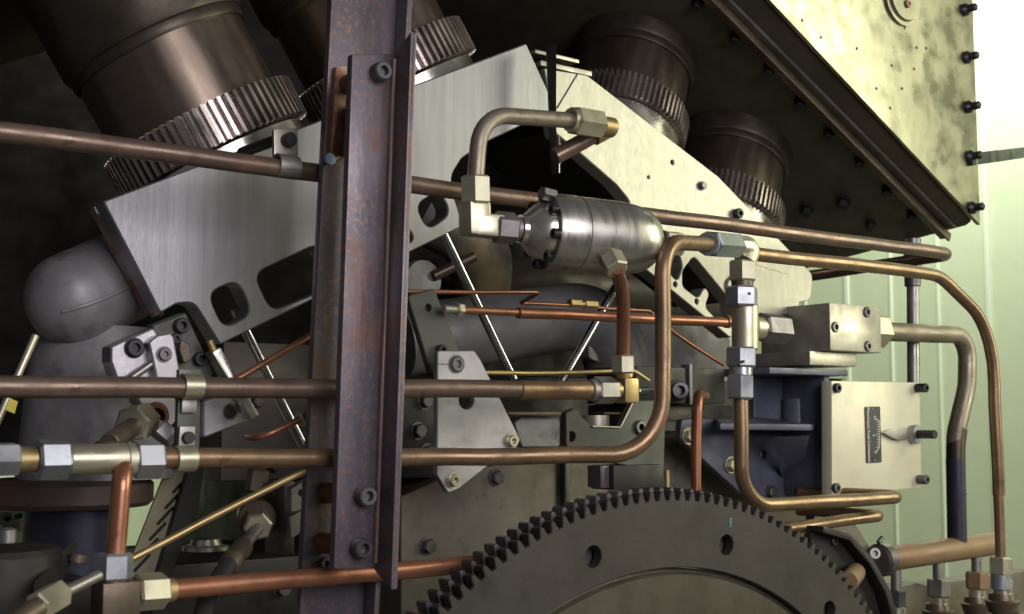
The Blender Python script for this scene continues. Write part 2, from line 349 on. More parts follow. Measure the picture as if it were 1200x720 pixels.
# ================================================================== COUPLING COLLARS under the hood
def collar():
    t = thing('coupling_collar', 'x', 'collar', (0, 0, 0), 'toothed collars joining the hood to the engine beams')
    R1, R0, N = .134, .1215, 74; b = MB(); lo, hi = [], []
    for z, k in ((0, 1), (.052, 1)):
        ring = []
        for i in range(N):
            for da, r in ((-.29, R0), (-.23, R1), (.17, R1), (.23, R0)):
                a = 2*pi*(i+da)/N; ring.append(b.bm.verts.new((r*cos(a), r*sin(a), z)))
        lo.append(ring)
    b.skin(lo[0], lo[1]); b.cap(lo[0], True); b.cap(lo[1]); b.build('tooth_ring', M['teeth'], t, angle=20)
    b = MB(); b.lathe(V((0, 0, 0)), V((0, 0, 1)), [(.004, .05), (-.001, .116), (-.004, .121), (-.048, .121), (-.052, .117), (-.052, .05)], 56); b.build('land_ring', M['land'], t)
    b = MB(); b.lathe(V((0, 0, 0)), V((0, 0, 1)), [(.05, .115), (.32, .115)], 56); b.build('sleeve', M['bore'], t)
    b = MB(); b.lathe(V((0, 0, 0)), V((0, 0, 1)), [(.150, .115), (.150, .119), (.155, .121), (.163, .120), (.165, .123), (.172, .126), (.36, .127), (.36, .11)], 56); b.build('dust_seal', M['darkbore'], t)  # seal darker than the sleeve, its fade into shadow put into colour
    return t
proto = collar()
TH = radians(26.5)
RIGHT = [((722, 159), 'smaller looking toothed collar on the upper end of the right beam'), ((840, 267), 'toothed collar lowest on the right beam beside the hood edge')]
LEFT = [((254, 186), 'large toothed collar nearest the camera on the left beam'), ((463, 108), 'toothed collar half hidden behind the steel column')]
COLY = 1.66
for k, (lst, sgn) in enumerate(((LEFT, -1), (RIGHT, 1))):
    for j, ((x, y), lab) in enumerate(lst):
        c = proto if (k == 0 and j == 0) else copy_tree(proto)
        c.location = P(x, y, (1.665, 1.80)[k]); c.scale = (1.07 if k == 0 else 1,)*3; c.rotation_euler = (-.16, sgn*(TH if k else TH+.03), .02); c['label'] = lab
# ================================================================== ENGINE BEAMS (plates with slots)
YB = 1.5
lb = thing('left_beam', 'ground steel beam sloping up from the left with rounded slots', 'beam', P(380, 230, YB))
mb = MB()
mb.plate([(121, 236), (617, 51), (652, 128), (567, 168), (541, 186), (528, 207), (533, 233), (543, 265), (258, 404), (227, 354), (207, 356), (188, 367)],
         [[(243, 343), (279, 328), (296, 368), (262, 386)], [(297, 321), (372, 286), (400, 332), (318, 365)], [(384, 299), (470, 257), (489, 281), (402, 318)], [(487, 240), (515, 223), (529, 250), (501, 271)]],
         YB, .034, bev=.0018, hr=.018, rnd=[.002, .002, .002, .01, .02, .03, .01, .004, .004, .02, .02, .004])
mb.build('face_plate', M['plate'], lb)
mb = MB(); e0, e1 = P(121, 236, YB), P(188, 367, YB)
mb.plate([(113, 246), (128, 240), (190, 362), (176, 366)], [], YB+.036, .022, bev=.002); mb.build('end_plate', M['rusty'], lb)
mb = MB(); mb.plate([(235, 205), (612, 62), (640, 125), (560, 165), (300, 300), (262, 305)], [], YB+.036, .24, bev=.002); mb.build('beam_web', M['dark'], lb)  # near-black web puts the shade inside the slots into colour
for x, y in ((357, 164), (340, 176)): pass
rb = thing('right_beam', 'bright steel beam sloping down to the right with cut-out web', 'beam', P(780, 240, YB))
mb = MB()
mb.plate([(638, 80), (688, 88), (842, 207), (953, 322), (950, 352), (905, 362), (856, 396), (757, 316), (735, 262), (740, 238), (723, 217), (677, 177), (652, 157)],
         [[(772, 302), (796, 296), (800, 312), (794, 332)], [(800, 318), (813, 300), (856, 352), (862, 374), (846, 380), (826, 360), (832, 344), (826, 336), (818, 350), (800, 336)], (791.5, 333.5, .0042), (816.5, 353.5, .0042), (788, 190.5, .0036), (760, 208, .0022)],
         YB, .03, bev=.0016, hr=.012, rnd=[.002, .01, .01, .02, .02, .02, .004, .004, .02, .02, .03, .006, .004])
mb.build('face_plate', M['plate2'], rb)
mb = MB(); mb.plate([(650, 95), (690, 100), (835, 212), (945, 326), (900, 350), (770, 240), (700, 185), (660, 150)], [], YB+.032, .24, bev=.002); mb.build('beam_web', M['dark'], rb)  # dark like the left web: shade behind the cut-outs as colour
mb = MB(); p0, p1 = P(677, 87, YB-.0008), P(653, 127, YB-.0008); dd = (p1-p0); nn = V((dd.z, 0, -dd.x)).normalized()
mb.box((p0+p1)/2, dd/2, nn*.0008, V((0, .0006, 0))); mb.build('seam', M['dark'], rb)
mb = MB(); mb.plate([(850, 330), (880, 308), (925, 322), (938, 348), (935, 365), (870, 380)], [], YB-.006, .006, rnd=.02); mb.build('wear_plate', M['plate2'], rb)
bolt(rb, P(862, 251, YB), FRONT, .009, .012, 'bolt'); hexbolt(rb, P(822, 218, YB), FRONT, .007, .008, 'boltgrey')
for x, y in ((176, 345), (186, 362)): hexbolt(lb, P(x, y, YB+.034), V((-.9, -.1, -.4)), .008, .012, 'rusty')
hexbolt(lb, P(117, 252, YB+.036), V((-.45, 0, .9)), .007, .012, 'boltgrey')
# cap rail over the apex
mb = MB(); a, b = P(622, 62, 1.56), P(673, 74, 1.56); mb.box((a+b)/2, (b-a)/2, V((0, .012, 0)), V((0, 0, .003)))
a, b = P(630, 75, 1.53), P(690, 88, 1.53); mb.box((a+b)/2, (b-a)/2, V((0, .008, 0)), V((0, 0, .004)))
single(mb, 'apex_rail', M['block'], 'narrow steel strip lying across the peak of the two beams', 'rail', bevel=.001)
# dark upright strip through the peak
hs = thing('upright_strip', 'thin dark upright strip hanging at the peak of the beams', 'bracket', P(648, 130, 1.44))
mb = MB(); mb.prism([P(640, 52, 1.46), P(652, 52, 1.44), P(652, 204, 1.44), P(646, 204, 1.45)], V((0.004, .006, 0))); mb.build('strip', M['dark'], hs, bevel=.001)
mb = MB(); mb.tube([P(655, 160, 1.46), P(655, 168, 1.45), P(659, 176, 1.45), P(664, 180, 1.45)], .0016, .006); mb.tube([P(655, 203, 1.45), P(655, 192, 1.45), P(660, 187, 1.45), P(666, 184, 1.45)], .0016, .006); mb.build('wire_clip', M['zinc'], hs)

# ================================================================== STEEL COLUMN in front
sc_ = thing('steel_column', 'tall dark rust-streaked steel channel column standing in front of the engine', 'column', P(395, 760, 1.33))
YR = 1.325
mb = MB(); mb.prism([P(390, -25, YR), P(474, -25, YR), P(428, 770, YR), P(349, 770, YR)], V((0, .012, 0))); mb.build('rear_channel', M['column'], sc_, bevel=.002)
mb = MB(); mb.prism([P(466, -25, YR), P(472, -25, YR), P(428, 770, YR), P(422, 770, YR)], V((0, -.026, 0))); mb.build('rear_flange', M['column'], sc_, bevel=.002)
YF = 1.236
mb = MB(); mb.prism([P(413, 63, YF), P(468, 63, YF), P(444, 667, YF), P(391.5, 667, YF)], V((0, .012, 0))); mb.build('front_plate', M['column'], sc_, bevel=.0025)
YE = 1.196
mb = MB(); f0, f1, g0, g1 = P(469, 64, YF+.004), P(445, 667, YF+.004), P(489, 38, YE), P(466, 691, YE)
f0.x = max(f0.x, f0.x); w = V((.0085, 0, 0))
mb.prism([f0, g0, g1, f1], -w); mb.build('front_flange', M['column'], sc_, bevel=.002)
mb = MB(); mb.tube([P(462, 70, YF-.001), P(440, 660, YF-.001)], .004); mb.build('weld_fillet', M['streak'], sc_, label='rust-streaked inner corner')
for x, y in ((442, 86), (424, 581), (419, 642)): bolt(sc_, P(x, y, YF), FRONT, .0112, .016, 'boltgrey')
bolt(sc_, P(379, 660, YR), FRONT, .007, .008, 'boltgrey')
for x, y in ((442, 86), (424, 581), (419, 642)):
    mb = MB(); mb.cyl(P(x, y, YF+.012), P(x, y, YF+.012)+V((0, YR-YF-.012, 0)), .012); mb.build('spacer', M['rust'], sc_)
mb = MB(); mb.prism([P(389, 80, YR), P(406, 79, YR), P(402, 182, YR), P(381, 195, YR)], V((0, -.010, 0))); mb.build('weld_tab', M['rusty'], sc_, bevel=.002, label='peeling rusty weld tab')
mb = MB(); mb.prism([P(403, 128, YR), P(411, 126, YR), P(408, 184, YR), P(395, 186, YR)], V((0, -.022, 0))); mb.build('packing_piece', M['rust'], sc_, bevel=.002)
mb = MB(); mb.lathe(P(386, 187, YR-.010), FRONT, [(0, 0), (0, .008), (.003, .007), (.004, 0)], 14); mb.build('paint_blob', M['bluepaint'], sc_)

# ================================================================== LONG PIPES
def pipe(name, label, pts, r, m, f=.05, cat='pipe', group='hydraulic pipes across the engine front', seg=20, part='tube'):
    t = thing(name, label, cat, pts[0], group)
    mb = MB(); mb.tube(pts, r, f, seg); mb.build(part, M[m], t); return t
YP = 1.29
up_ = pipe('hydraulic_pipe', 'longest brown pipe, passing behind the column and bent back under the hood', [P(-40, 149.8, 1.355), P(1116, 298, 1.355), P(1116, 298, 1.355)+V((0, .34, -.012))], .01135, 'oldpipe', .03)
cl = thing('pipe_clamp', 'small steel clamp holding the long brown pipe to the left beam', 'clamp', P(337, 180, 1.355))
mb = MB(); q = P(337, 168, 1.325); mb.prism([P(321, 152, 1.373), P(349, 150, 1.373), P(350, 204, 1.373), P(322, 206, 1.373)], V((0, .006, 0))); mb.build('tab', M['block'], cl, bevel=.001)
mb = MB(); c = P(335, 195.5, 1.355); ax = V((1, 0, 0)); mb.lathe(c-ax*.013, ax, [(0, .0109), (0, .0144), (.027, .0144), (.027, .0109)], 24); mb.build('strap', M['nut2'], cl)
mb = MB(); mb.cyl(P(336, 165, 1.373), P(336, 165, 1.373)+V((0, -.012, 0)), .0085); mb.build('bolt', M['bolt'], cl)
mb = MB(); mb.cyl(P(336, 160, 1.379), P(336, 160, 1.379)+V((0, .122, 0)), .007); mb.build('stud', M['dark'], cl)

YC = 1.25
# middle pipe with brass corner and riser to the filter
mp = pipe('hydraulic_pipe', 'upper of two level pipes, ending in a brass elbow below the filter housing', [P(-40, 452.6, YP), P(700, 457.5, YP)], .0112, 'oldpipe')
mb = MB(); mb.cyl(P(607, 457, YP), P(695, 457.6, YP), .0124); mb.build('sleeve', M['brownpipe'], mp)
mb = MB(); mb.hexn(P(696, 457.5, YP), P(719, 457.5, YP), .0185, .5); mb.cyl(P(690, 457.5, YP), P(697, 457.5, YP), .0145); mb.build('nut', M['nut2'], mp)
mb = MB(); c = P(733.5, 458, YP); mb.box(c, V((.0132, 0, 0)), V((0, .0135, 0)), V((0, 0, .0172))); mb.build('elbow', M['brass'], mp, bevel=.004)
mb = MB(); mb.cyl(P(719, 457.5, YP), P(724, 457.5, YP), .0125); mb.cyl(P(732, 443, YP), P(731, 436, YP), .0125); mb.build('neck', M['brass'], mp)
mb = MB(); mb.hexn(P(730.5, 438, YP), P(730, 416.5, YP), .0168, .2); mb.build('nut', M['zinc'], mp)
rp = [P(730, 420, YP), P(731, 345, YP-.02), P(722, 314, 1.198)]
mb = MB(); mb.tube(rp, .0092, .08, 20); mb.build('riser', M['copper'], mp)
dd = (rp[2]-rp[1]).normalized(); dn = (P(709, 290, 1.222)-rp[2]).normalized()
mb = MB(); mb.hexn(rp[2]-dn*.004, rp[2]+dn*.021, .0165, .1); mb.lathe(rp[2]+dn*.02, dn, [(0, .0125), (.012, .0125)], 20); mb.build('nut', M['zinc'], mp)
# lower pipe with its fittings at the left
lp = pipe('hydraulic_pipe', 'lower of two level pipes, sweeping up to the right of the filter', [P(150, 538, YP-.01), P(490, 535.3, YP-.01), P(776, 533, 1.192), P(776, 284.5, 1.192), P(838, 285.5, 1.238)], .0107, 'brownpipe', [.3, .075, .052])
y0 = 539; YQ = YP-.01
def hx2(x0, x1, r, m, name='nut', ph=.3, y=y0, par=lp, kind='hex'):
    mb = MB(); a, b = P(x0, y, YQ), P(x1, y-.02*(x1-x0), YQ)
    (mb.hexn(a, b, r, ph) if kind == 'hex' else mb.cyl(a, b, r)); return mb.build(name, M[m], par)
hx2(-20, 21, .017, 'nutblue', ph=.1); hx2(20, 42, .0125, 'brass', 'collar', kind='cyl'); hx2(42, 79, .0205, 'nutblue', ph=.25); hx2(79, 157, .0155, 'zinc', 'connector', kind='cyl'); hx2(155, 188, .0205, 'nutblue', ph=.25)
for x in (150,):
    pass
hx2(146, 157, .017, 'zinc', 'ring', kind='cyl')
mb = MB(); mb.hexn(P(833, 286, 1.236), P(861, 288, 1.262), .0200, .15); mb.lathe(P(829, 285.5, 1.232), V((.9, .43, 0)), [(0, .011), (0, .0165), (.008, .0165)], 24); mb.build('nut', M['nutblue'], lp)
# clamp strap joining the two level pipes
cp = thing('pipe_clamp', 'dark upright plate with brass-coloured straps clamping the two level pipes together', 'clamp', P(222, 500, 1.3))
mb = MB(); mb.prism([P(210, 433, 1.304), P(236, 433, 1.304), P(233, 550, 1.304), P(206, 550, 1.304)], V((0, .008, 0))); mb.build('plate', M['green'], cp, bevel=.001)
for (x, y, yy, rr) in ((224, 453, YP, .0137), (216, 538, YQ, .0142)):
    mb = MB(); c = P(x, y, yy); mb.lathe(c-ax*.0105, ax, [(0, .0105), (0, rr), (.021, rr), (.021, .0105)], 24); mb.build('strap', M['bronze' if 0 else 'zinc'], cp)
mb = MB(); mb.prism([P(211, 500, 1.298), P(229, 500, 1.298), P(228, 530, 1.298), P(209, 530, 1.298)], V((0, .006, 0))); mb.prism([P(214, 468, 1.298), P(231, 468, 1.298), P(230, 484, 1.298), P(213, 484, 1.298)], V((0, .006, 0))); mb.build('strap_foot', M['nut2'], cp, bevel=.001)
mb = MB(); mb.cyl(P(219.5, 513, 1.298), P(219.5, 513, 1.298)+V((0, -.006, 0)), .0065); mb.build('bolt', M['bolt'], cp)

# ================================================================== FILTER
YC = 1.25
fa, fb = P(638, 271.5, YC+.012), P(768, 283.5, YC-.024); fd = (fb-fa).normalized(); FL = (fb-fa).length
ft = thing('filter_housing', 'bullet shaped machined steel filter housing between the pipes', 'filter', fa)
R = .0492; k = FL
mb = MB(); mb.lathe(fa, fd, [(0, .03), (0, R*.99), (.003, R*1.02), (.040, R*1.02), (.0412, R*.985), (.0432, R*.985), (.0444, R*1.01), (k*.5, R), (k*.66, R*.99), (k*.76, R*.95), (k*.84, R*.89), (k*.91, R*.79), (k*.96, R*.65), (k*.985, R*.5), (k, R*.3), (k, 0)], 56); mb.build('body', M['body'], ft)
mb = MB(); mb.lathe(fa, fd, [(.001, R*.80), (-.005, R*.78), (-.015, R*.69), (-.025, R*.50), (-.030, R*.40), (-.036, R*.38), (-.036, 0)], 40); mb.build('end_cap', M['land'], ft)
x, y = frame_of(fd)
for i in range(8):
    a = 2*pi*i/8+.2; bolt(ft, fa+(x*cos(a)+y*sin(a))*R*.86, -fd, .0068, .010, 'bolt')
mb = MB(); c = P(634, 226, YC-.005); mb.hexn(c, c+V((.022, 0, -.002)), .009); mb.build('plug', M['boltgrey'], ft)
mb = MB(); mb.lathe(fb-fd*.004, fd, [(0, .014), (.012, .0135), (.012, .0165), (.016, .0165), (.016, .012), (.03, .012)], 28); mb.build('outlet', M['bronze'], ft)
mb = MB(); mb.hexn(fb+fd*.012, fb+fd*.042, .0170, .3); mb.build('nut', M['zinc'], ft)
# inlet: elbow, nut, upward pipe with a bend and union
il = fa-fd*.036
ip = thing('inlet_pipe', 'short bent copper pipe rising from the filter inlet to a union over the beam', 'pipe', P(560, 262, YC))
mb = MB(); mb.cyl(il, il-fd*.014, .0155); e0 = il-fd*.006; mb.hexn(e0, e0-fd*.030, .0205, .35); mb.build('nut', M['nut2'], ip)
ec = e0-fd*.054; upv = V((-.03, 0, 1)).normalized()
mb = MB(); mb.box(ec+fd*.012, fd*.021, V((0, .0145, 0)), V((0, 0, .0145))); mb.box(ec+upv*.008-fd*.002, fd*.0145, V((0, .0142, 0)), upv*.022); mb.build('elbow', M['brass' if 0 else 'zinc'], ip, bevel=.005)
n0 = ec+upv*.026; mb = MB(); mb.hexn(n0, n0+upv*.036, .0205, .4); mb.build('nut', M['zinc'], ip)
yb = n0.y
tp = [n0+upv*.03, P(563, 134, yb), P(672, 141.5, yb)]; mb = MB(); mb.tube(tp, .0108, .055, 22); mb.build('tube', M['steelpipe'], ip)
q0, q1 = P(671, 141, yb), P(703, 146.5, yb); qd = (q1-q0).normalized(); mb = MB(); mb.hexn(q0, q1, .0205, .2); mb.lathe(q0-qd*.005, qd, [(0, .011), (0, .016), (.006, .0165)], 24); mb.build('nut', M['zinc'], ip)
mb = MB(); mb.cyl(P(702, 147, yb), P(718, 150, yb), .0138); mb.build('union', M['brass'], ip)
mb = MB(); s0, s1 = P(701, 156, yb+.03), P(650, 184, yb+.05); mb.tube([s0, s1], .0115); mb.build('tail_pipe', M['oldpipe'], ip)
mb = MB(); sd = (s0-s1).normalized(); mb.cyl(s0-sd*.01, s0+sd*.012, .0145); mb.build('ferrule', M['brass'], ip)

# ================================================================== STACK OF FITTINGS
YS = 1.285
st = thing('fitting_stack', 'upright stack of grey hexagon fittings with tee, feeding a pipe that loops right', 'fitting', P(868, 470, YS))
def vh(y0, y1, x, r, m, name='nut', ph=.2, kind='hex', x1=None):
    mb = MB(); a, b = P(x, y0, YS), P(x1 or x, y1, YS)
    (mb.hexn(b, a, r, ph) if kind == 'hex' else mb.cyl(b, a, r)); return mb.build(name, M[m], st)
vh(306, 330, 870, .0218, 'zinc'); vh(329, 338, 870, .0165, 'bronze', 'neck', kind='cyl'); vh(336, 360, 869, .0248, 'nutblue', ph=.0)
vh(358, 410, 873, .0198, 'zinc', 'tee_body', kind='cyl'); vh(407, 431, 868.5, .0240, 'nutblue', ph=.15); vh(429, 441, 868, .0172, 'nutblue', 'neck', kind='cyl'); vh(439, 468, 867.5, .0210, 'nutblue', ph=.25)
for x, y in ((879, 344), (872, 424)):
    mb = MB(); c = P(x, y, YS-.0225); mb.cyl(c, c+V((0, .004, 0)), .0022); mb.build('mark', M['bolt'], st)
mb = MB(); mb.cyl(P(880, 384, YS), P(892, 385, YS), .0175); mb.build('tee_branch', M['zinc'], st)
mb = MB(); a, b = P(891, 384, YS), P(919, 386.5, YS); mb.hexn(a, b, .0235, .35); mb.build('nut', M['boltgrey'], st)
mb = MB(); mb.tube([P(868, 462, YS), P(868.5, 594, YS), P(1056, 582.5, YS), P(1056, 582.5, YS)+V((-.01, .2, 0)), ], .0108, [.06, .022], 20); mb.build('tube', M['brownpipe'], st)
# elbow on top and the pipe leaving to the right
ob = thing('hydraulic_pipe', 'brown pipe leaving the cast elbow and curving down to the right', 'pipe', P(880, 297, YS), 'hydraulic pipes across the engine front')
mb = MB(); mb.tube([P(860, 288, YS), P(880, 290, YS), P(873, 307, YS)], .0165, .012); mb.build('elbow', M['zinc'], ob)
mb = MB(); mb.tube([P(880, 297, YS+.004), P(1100, 322, YS+.004), P(1152, 372, YS+.004), P(1164, 425, YS+.004), P(1170, 580, YS+.004)], .0108, [.10, .12, .2], 20); mb.tube([P(1169.8, 577, YS+.004), P(1172.5, 657, YS+.004)], .0092); mb.build('tube', M['brownpipe'], ob)
mb = MB(); mb.hexn(P(1173, 674, YS+.004), P(1173, 653, YS+.004), .0205, .2); mb.build('nut', M['zinc'], ob)
mb = MB(); mb.cyl(P(1173.5, 691, YS+.004), P(1173, 672, YS+.004), .0175); mb.hexn(P(1174, 690, YS+.004), P(1174, 679, YS+.004), .019); mb.build('adapter', M['nutblue'], ob)
# ================================================================== VALVE BLOCK on the right
YV = 1.40
vb = thing('valve_block', 'drilled steel valve block standing above the blue bracket', 'valve block', P(975, 430, YV))
a, b = P(972, 355, YV), P(1033.5, 414, YV); z1, z0 = a.z, b.z
mb = MB(); mb.box(V(((a.x+b.x)/2, YV+.078, (z0+z1)/2)), V(((b.x-a.x)/2, 0, 0)), V((0, .078, 0)), V((0, 0, (z1-z0)/2))); mb.build('upper_body', M['block'], vb, bevel=.0025)
for x, y in ((978.5, 383.5), (1015.5, 366), (1017, 406)): 
    bolt(vb, P(x, y, YV), FRONT, .0095, .0035, 'boltgrey')
c, d = P(949, 415.5, YV+.02), P(1004, 429.5, YV+.02)
mb = MB(); mb.box(V(((c.x+d.x)/2, YV+.11, (z0+d.z)/2-.001)), V(((d.x-c.x)/2, 0, 0)), V((0, .09, 0)), V((0, 0, (z0-d.z)/2))); mb.build('lower_body', M['block'], vb, bevel=.002)
mb = MB(); n0 = V((b.x, YV+.045, P(1040, 389, YV+.045).z)); X1 = V((1, 0, 0))
mb.lathe(n0, X1, [(0, 0), (0, .026), (.012, .026), (.012, .018)], 28); mb.build('port_ring', M['land'], vb)
mb = MB(); mb.hexn(n0+X1*.012, n0+X1*.062, .0325, .25); mb.build('nut', M['zinc'], vb)
bp_ = thing('return_pipe', 'thick steel pipe curving from the valve block down into the brown manifold', 'pipe', n0)
yy = n0.y; za = n0.z
mb = MB(); mb.tube([n0+X1*.05, P(1134, 393, yy), P(1133, 452, yy), P(1120, 512, yy), P(1122, 640, yy)], .0178, [.06, .08, .09], 24); mb.build('tube', M['steelpipe'], bp_)
mb = MB(); mb.cyl(P(1119.8, 538, yy), P(1121.8, 636, yy), .0184); mb.lathe(P(1121, 579.5, yy), V((0, 0, 1)), [(0, .018), (0, .0194), (.003, .0194), (.003, .018)], 28); mb.build('dark_sleeve', M['bluedark'], bp_)
mb = MB(); mb.tube([P(1122.5, 503, yy), P(1120, 522, yy), P(1119.9, 539, yy)], .0181, .05, 24); mb.build('tinted_band', M['darkbore'], bp_)

# ================================================================== BLUE BRACKET
bb = thing('blue_bracket', 'worn dark blue steel bracket with a shelf, below the valve block', 'bracket', P(900, 600, 1.5))
mb = MB(); mb.plate([(884, 438), (968, 438), (974, 560), (936, 588), (905, 590), (868, 578), (797, 514), (799, 492), (812, 491), (884, 493)], [(958, 471, .0052), (957.5, 559, .0052), (895.5, 533, .0085)], 1.52, .014, rnd=.006); mb.build('back_plate', M['blue'], bb)
mb = MB(); mb.prism([P(844, 504, 1.44), P(950, 505, 1.40), P(962, 503, 1.52), P(880, 496, 1.52), P(838, 498, 1.52)], V((0, 0, .011))); mb.build('shelf', M['blue'], bb, bevel=.003)
mb = MB(); mb.prism([P(906, 512, 1.44), P(945, 511, 1.40), P(935, 560, 1.52), P(916, 560, 1.52)], V((.008, 0, 0))); mb.build('gusset', M['blue'], bb, bevel=.002)
mb = MB(); mb.fbox(966, 441, 975.5, 582, 1.425, .10); mb.build('side_plate', M['blue'], bb, bevel=.003)
mb = MB(); mb.fbox(902, 430.5, 994, 441, 1.41, .16); mb.build('top_plate', M['blue'], bb, bevel=.002)
hexbolt(bb, P(978, 444, 1.47), V((0, 0, -1)), .012, .018, 'bolt'); 
hexbolt(bb, P(856, 545, 1.52), FRONT, .012, .012, 'zinc'); hexbolt(bb, P(902, 577, 1.52), FRONT, .011, .012, 'boltgrey'); hexbolt(bb, P(806, 511, 1.52), FRONT, .012, .012, 'zinc')
mb = MB(); mb.cyl(P(934, 467, 1.50), P(934, 497, 1.50), .026); mb.build('boss', M['blue'], bb)

# ================================================================== CREAM COVER with dial plate
YK = 1.395
cc = thing('control_box', 'cream painted flat control cover with small black dial plate and pointer', 'control box', P(1025, 578, YK))
mb = MB(); mb.prism([P(974.5, 446.5, YK), P(1078, 448.5, YK), P(1080, 572, YK), P(975, 580, YK)], V((0, .022, 0))); mb.build('cover', M['cream'], cc, bevel=.002)
for x, y, lo in ((979, 455, 0), (1074, 455, .014), (1076, 562, .012), (978, 572, 0)):
    bolt(cc, P(x, y, YK), FRONT, .0085, .008+lo, 'bolt' if y < 500 else 'boltgrey')
mb = MB(); mb.plate([(1014, 477), (1031.5, 476.5), (1033.5, 542), (1016, 543)], [], YK-.002, .002, bev=.0003, rnd=.003); npl = mb.build('dial_plate', M['black'], cc)
def text(body, size, pos, rot, m, parent, name):
    cu = bpy.data.curves.new(name, 'FONT'); cu.body = body; cu.size = size; cu.align_x = 'CENTER'; cu.align_y = 'CENTER'; cu.extrude = .0002
    ob = bpy.data.objects.new(name, cu); COL.objects.link(ob)
    me = bpy.data.meshes.new_from_object(ob.evaluated_get(bpy.context.evaluated_depsgraph_get())); bpy.data.objects.remove(ob)
    me.transform(Matrix.Translation(pos-wpos(parent)) @ Matrix.Rotation(pi/2, 4, 'X') @ Matrix.Rotation(rot, 4, 'Z')); me.materials.append(m)
    o = bpy.data.objects.new(name, me); COL.objects.link(o); o.parent = parent; return o
text('Maximum Fuel Limitation', .0094, P(1018, 510, YK-.0024), -pi/2, M['white'], npl, 'lettering')
text('10', .0085, P(1025.2, 489.5, YK-.0024), -pi/2, M['white'], npl, 'numeral'); text('5', .0085, P(1024, 510.5, YK-.0024), -pi/2, M['white'], npl, 'numeral'); text('0', .0085, P(1026, 530, YK-.0024), -pi/2, M['white'], npl, 'numeral')
mb = MB(); pts = [P(1026.5, 491, YK-.0024), P(1031, 493.5, YK-.0024), P(1030.6, 510, YK-.0024), P(1030.5, 525, YK-.0024), P(1027, 529, YK-.0024)]
mb.tube(pts, .0007, .01, 6)
for k in range(11):
    yk = 494+k*3; mb.tube([P(1030.7, yk, YK-.0024), P(1027.5 if k % 5 else 1026.8, yk+.4, YK-.0024)], .0005, 0, 6)
mb.build('scale', M['white'], npl)
for x, y in ((1023, 479.5), (1025, 540)):
    mb = MB(); mb.cyl(P(x, y, YK-.002), P(x, y, YK-.0034), .0016); mb.build('rivet', M['zinc'], npl)
mb = MB(); h = P(1069, 509, YK); mb.lathe(h, FRONT, [(0, 0), (0, .017), (.010, .0175), (.013, .016), (.013, 0)], 30); mb.build('hub', M['nutblue'], cc)
mb = MB(); mb.cyl(h+V((0, -.012, 0)), h+V((0, -.048, 0)), .0078); mb.build('shaft', M['bolt'], cc)
mb = MB(); mb.prism([P(1033.5, 507, YK-.006), P(1044, 502.5, YK-.007), P(1062, 501.5, YK-.009), P(1062, 516, YK-.009), P(1050, 515.5, YK-.008), P(1043, 512.5, YK-.007)], V((0, -.0022, 0))); mb.build('pointer', M['nut2'], cc, bevel=.0006)

# ================================================================== POST behind the right pipes
po = thing('support_post', 'slim grey round post between the hood and the cream control cover', 'post', P(1071, 450, 1.47))
mb = MB(); mb.cyl(P(1070.5, 460, 1.47), P(1069.5, 286, 1.47), .0118); mb.build('rod', M['nut2'], po)
mb = MB(); mb.cyl(P(1069.5, 336, 1.47), P(1069.3, 324, 1.47), .0155); mb.cyl(P(1069.5, 323, 1.47), P(1069, 280, 1.47), .0165); mb.build('collar', M['boltgrey'], po)

# ================================================================== BROWN MANIFOLD, lower right
YM = yy
mf = thing('pipe_manifold', 'brown painted horizontal manifold tube with three short stubs below', 'manifold', P(1105, 650, YM))
mb = MB(); mb.cyl(P(1036, 656, YM), P(1166, 637, YM), .0225, ch=.004); mb.build('tube', M['tan'], mf)
ma, mz = P(1036, 656, YM), P(1166, 637, YM); md = (mz-ma).normalized()
mb = MB(); mb.lathe(ma-md*.018, md, [(0, 0), (0, .024), (.004, .030), (.022, .030), (.026, .024), (.026, .022)], 30); mb.build('end_clamp', M['boltgrey'], mf)
bolt(mf, P(1024, 649, YM-.028), V((-.5, -.8, .15)), .0105, .007, 'nut2')
mb = MB(); mb.cyl(P(1029, 636, YM-.01), P(1034, 630, YM-.01), .004); mb.build('lug', M['boltgrey'], mf)
stub = []
for i, (x, y, yn, m, w) in enumerate(((1050, 668, 692, 'boltgrey', .0125), (1099, 660, 679, 'nut2', .0135), (1144, 654, 670, 'tan', .0135))):
    mb = MB(); mb.cyl(P(x, y-8, YM), P(x+.5, yn+2, YM), .0098); mb.build('stub', M['nut2'], mf)
    mb = MB(); mb.hexn(P(x+1, yn+21, YM), P(x+1, yn, YM), w*1.65 if i else .0165, .3); mb.build('nut', M[m], mf)
    stub.append((x+1, yn+20))
for i, ((x, y), lab) in enumerate(zip(stub + [(1175, 688)], ('hose end under the first manifold stub beside the gear', 'hose end under the middle manifold stub', 'hose end under the reddish nut of the third stub', 'hose end at the right edge under the slim curved pipe'))):
    Yh = YM if i < 3 else YS+.004
    h = thing('hose_end', lab, 'hose fitting', P(x, y+40, Yh), 'hose ends along the lower right')
    mb = MB(); mb.cyl(P(x, y+12, Yh), P(x, y-1, Yh), .0165); mb.build('silver_neck', M['zinc'], h)
    mb = MB(); mb.lathe(P(x, y+30, Yh), V((0, 0, 1)), [(0, .024), (.018, .030), (.021, .030), (.023, .024), (.034, .022), (.034, 0)], 26); mb.build('collar_flange', M['bronze'], h)
    mb = MB(); mb.tube([P(x, y+22, Yh), P(x+2, y+34, Yh), P(x+80, y+70, Yh-.12)], .020, .05, 18); mb.build('hose', M['bronze' if i else 'rubber'], h)
rl = MB(); rl.prism([P(1035, 692, 1.52), P(1076, 683, 1.52), P(1086, 686, 1.52), P(1140, 678, 1.52), P(1210, 668, 1.52), P(1210, 770, 1.52), P(1035, 770, 1.52)], V((0, .05, 0)))
single(rl, 'base_rail', M['olive'], 'oily olive rail behind the hose ends at the lower right', 'rail', bevel=.004)

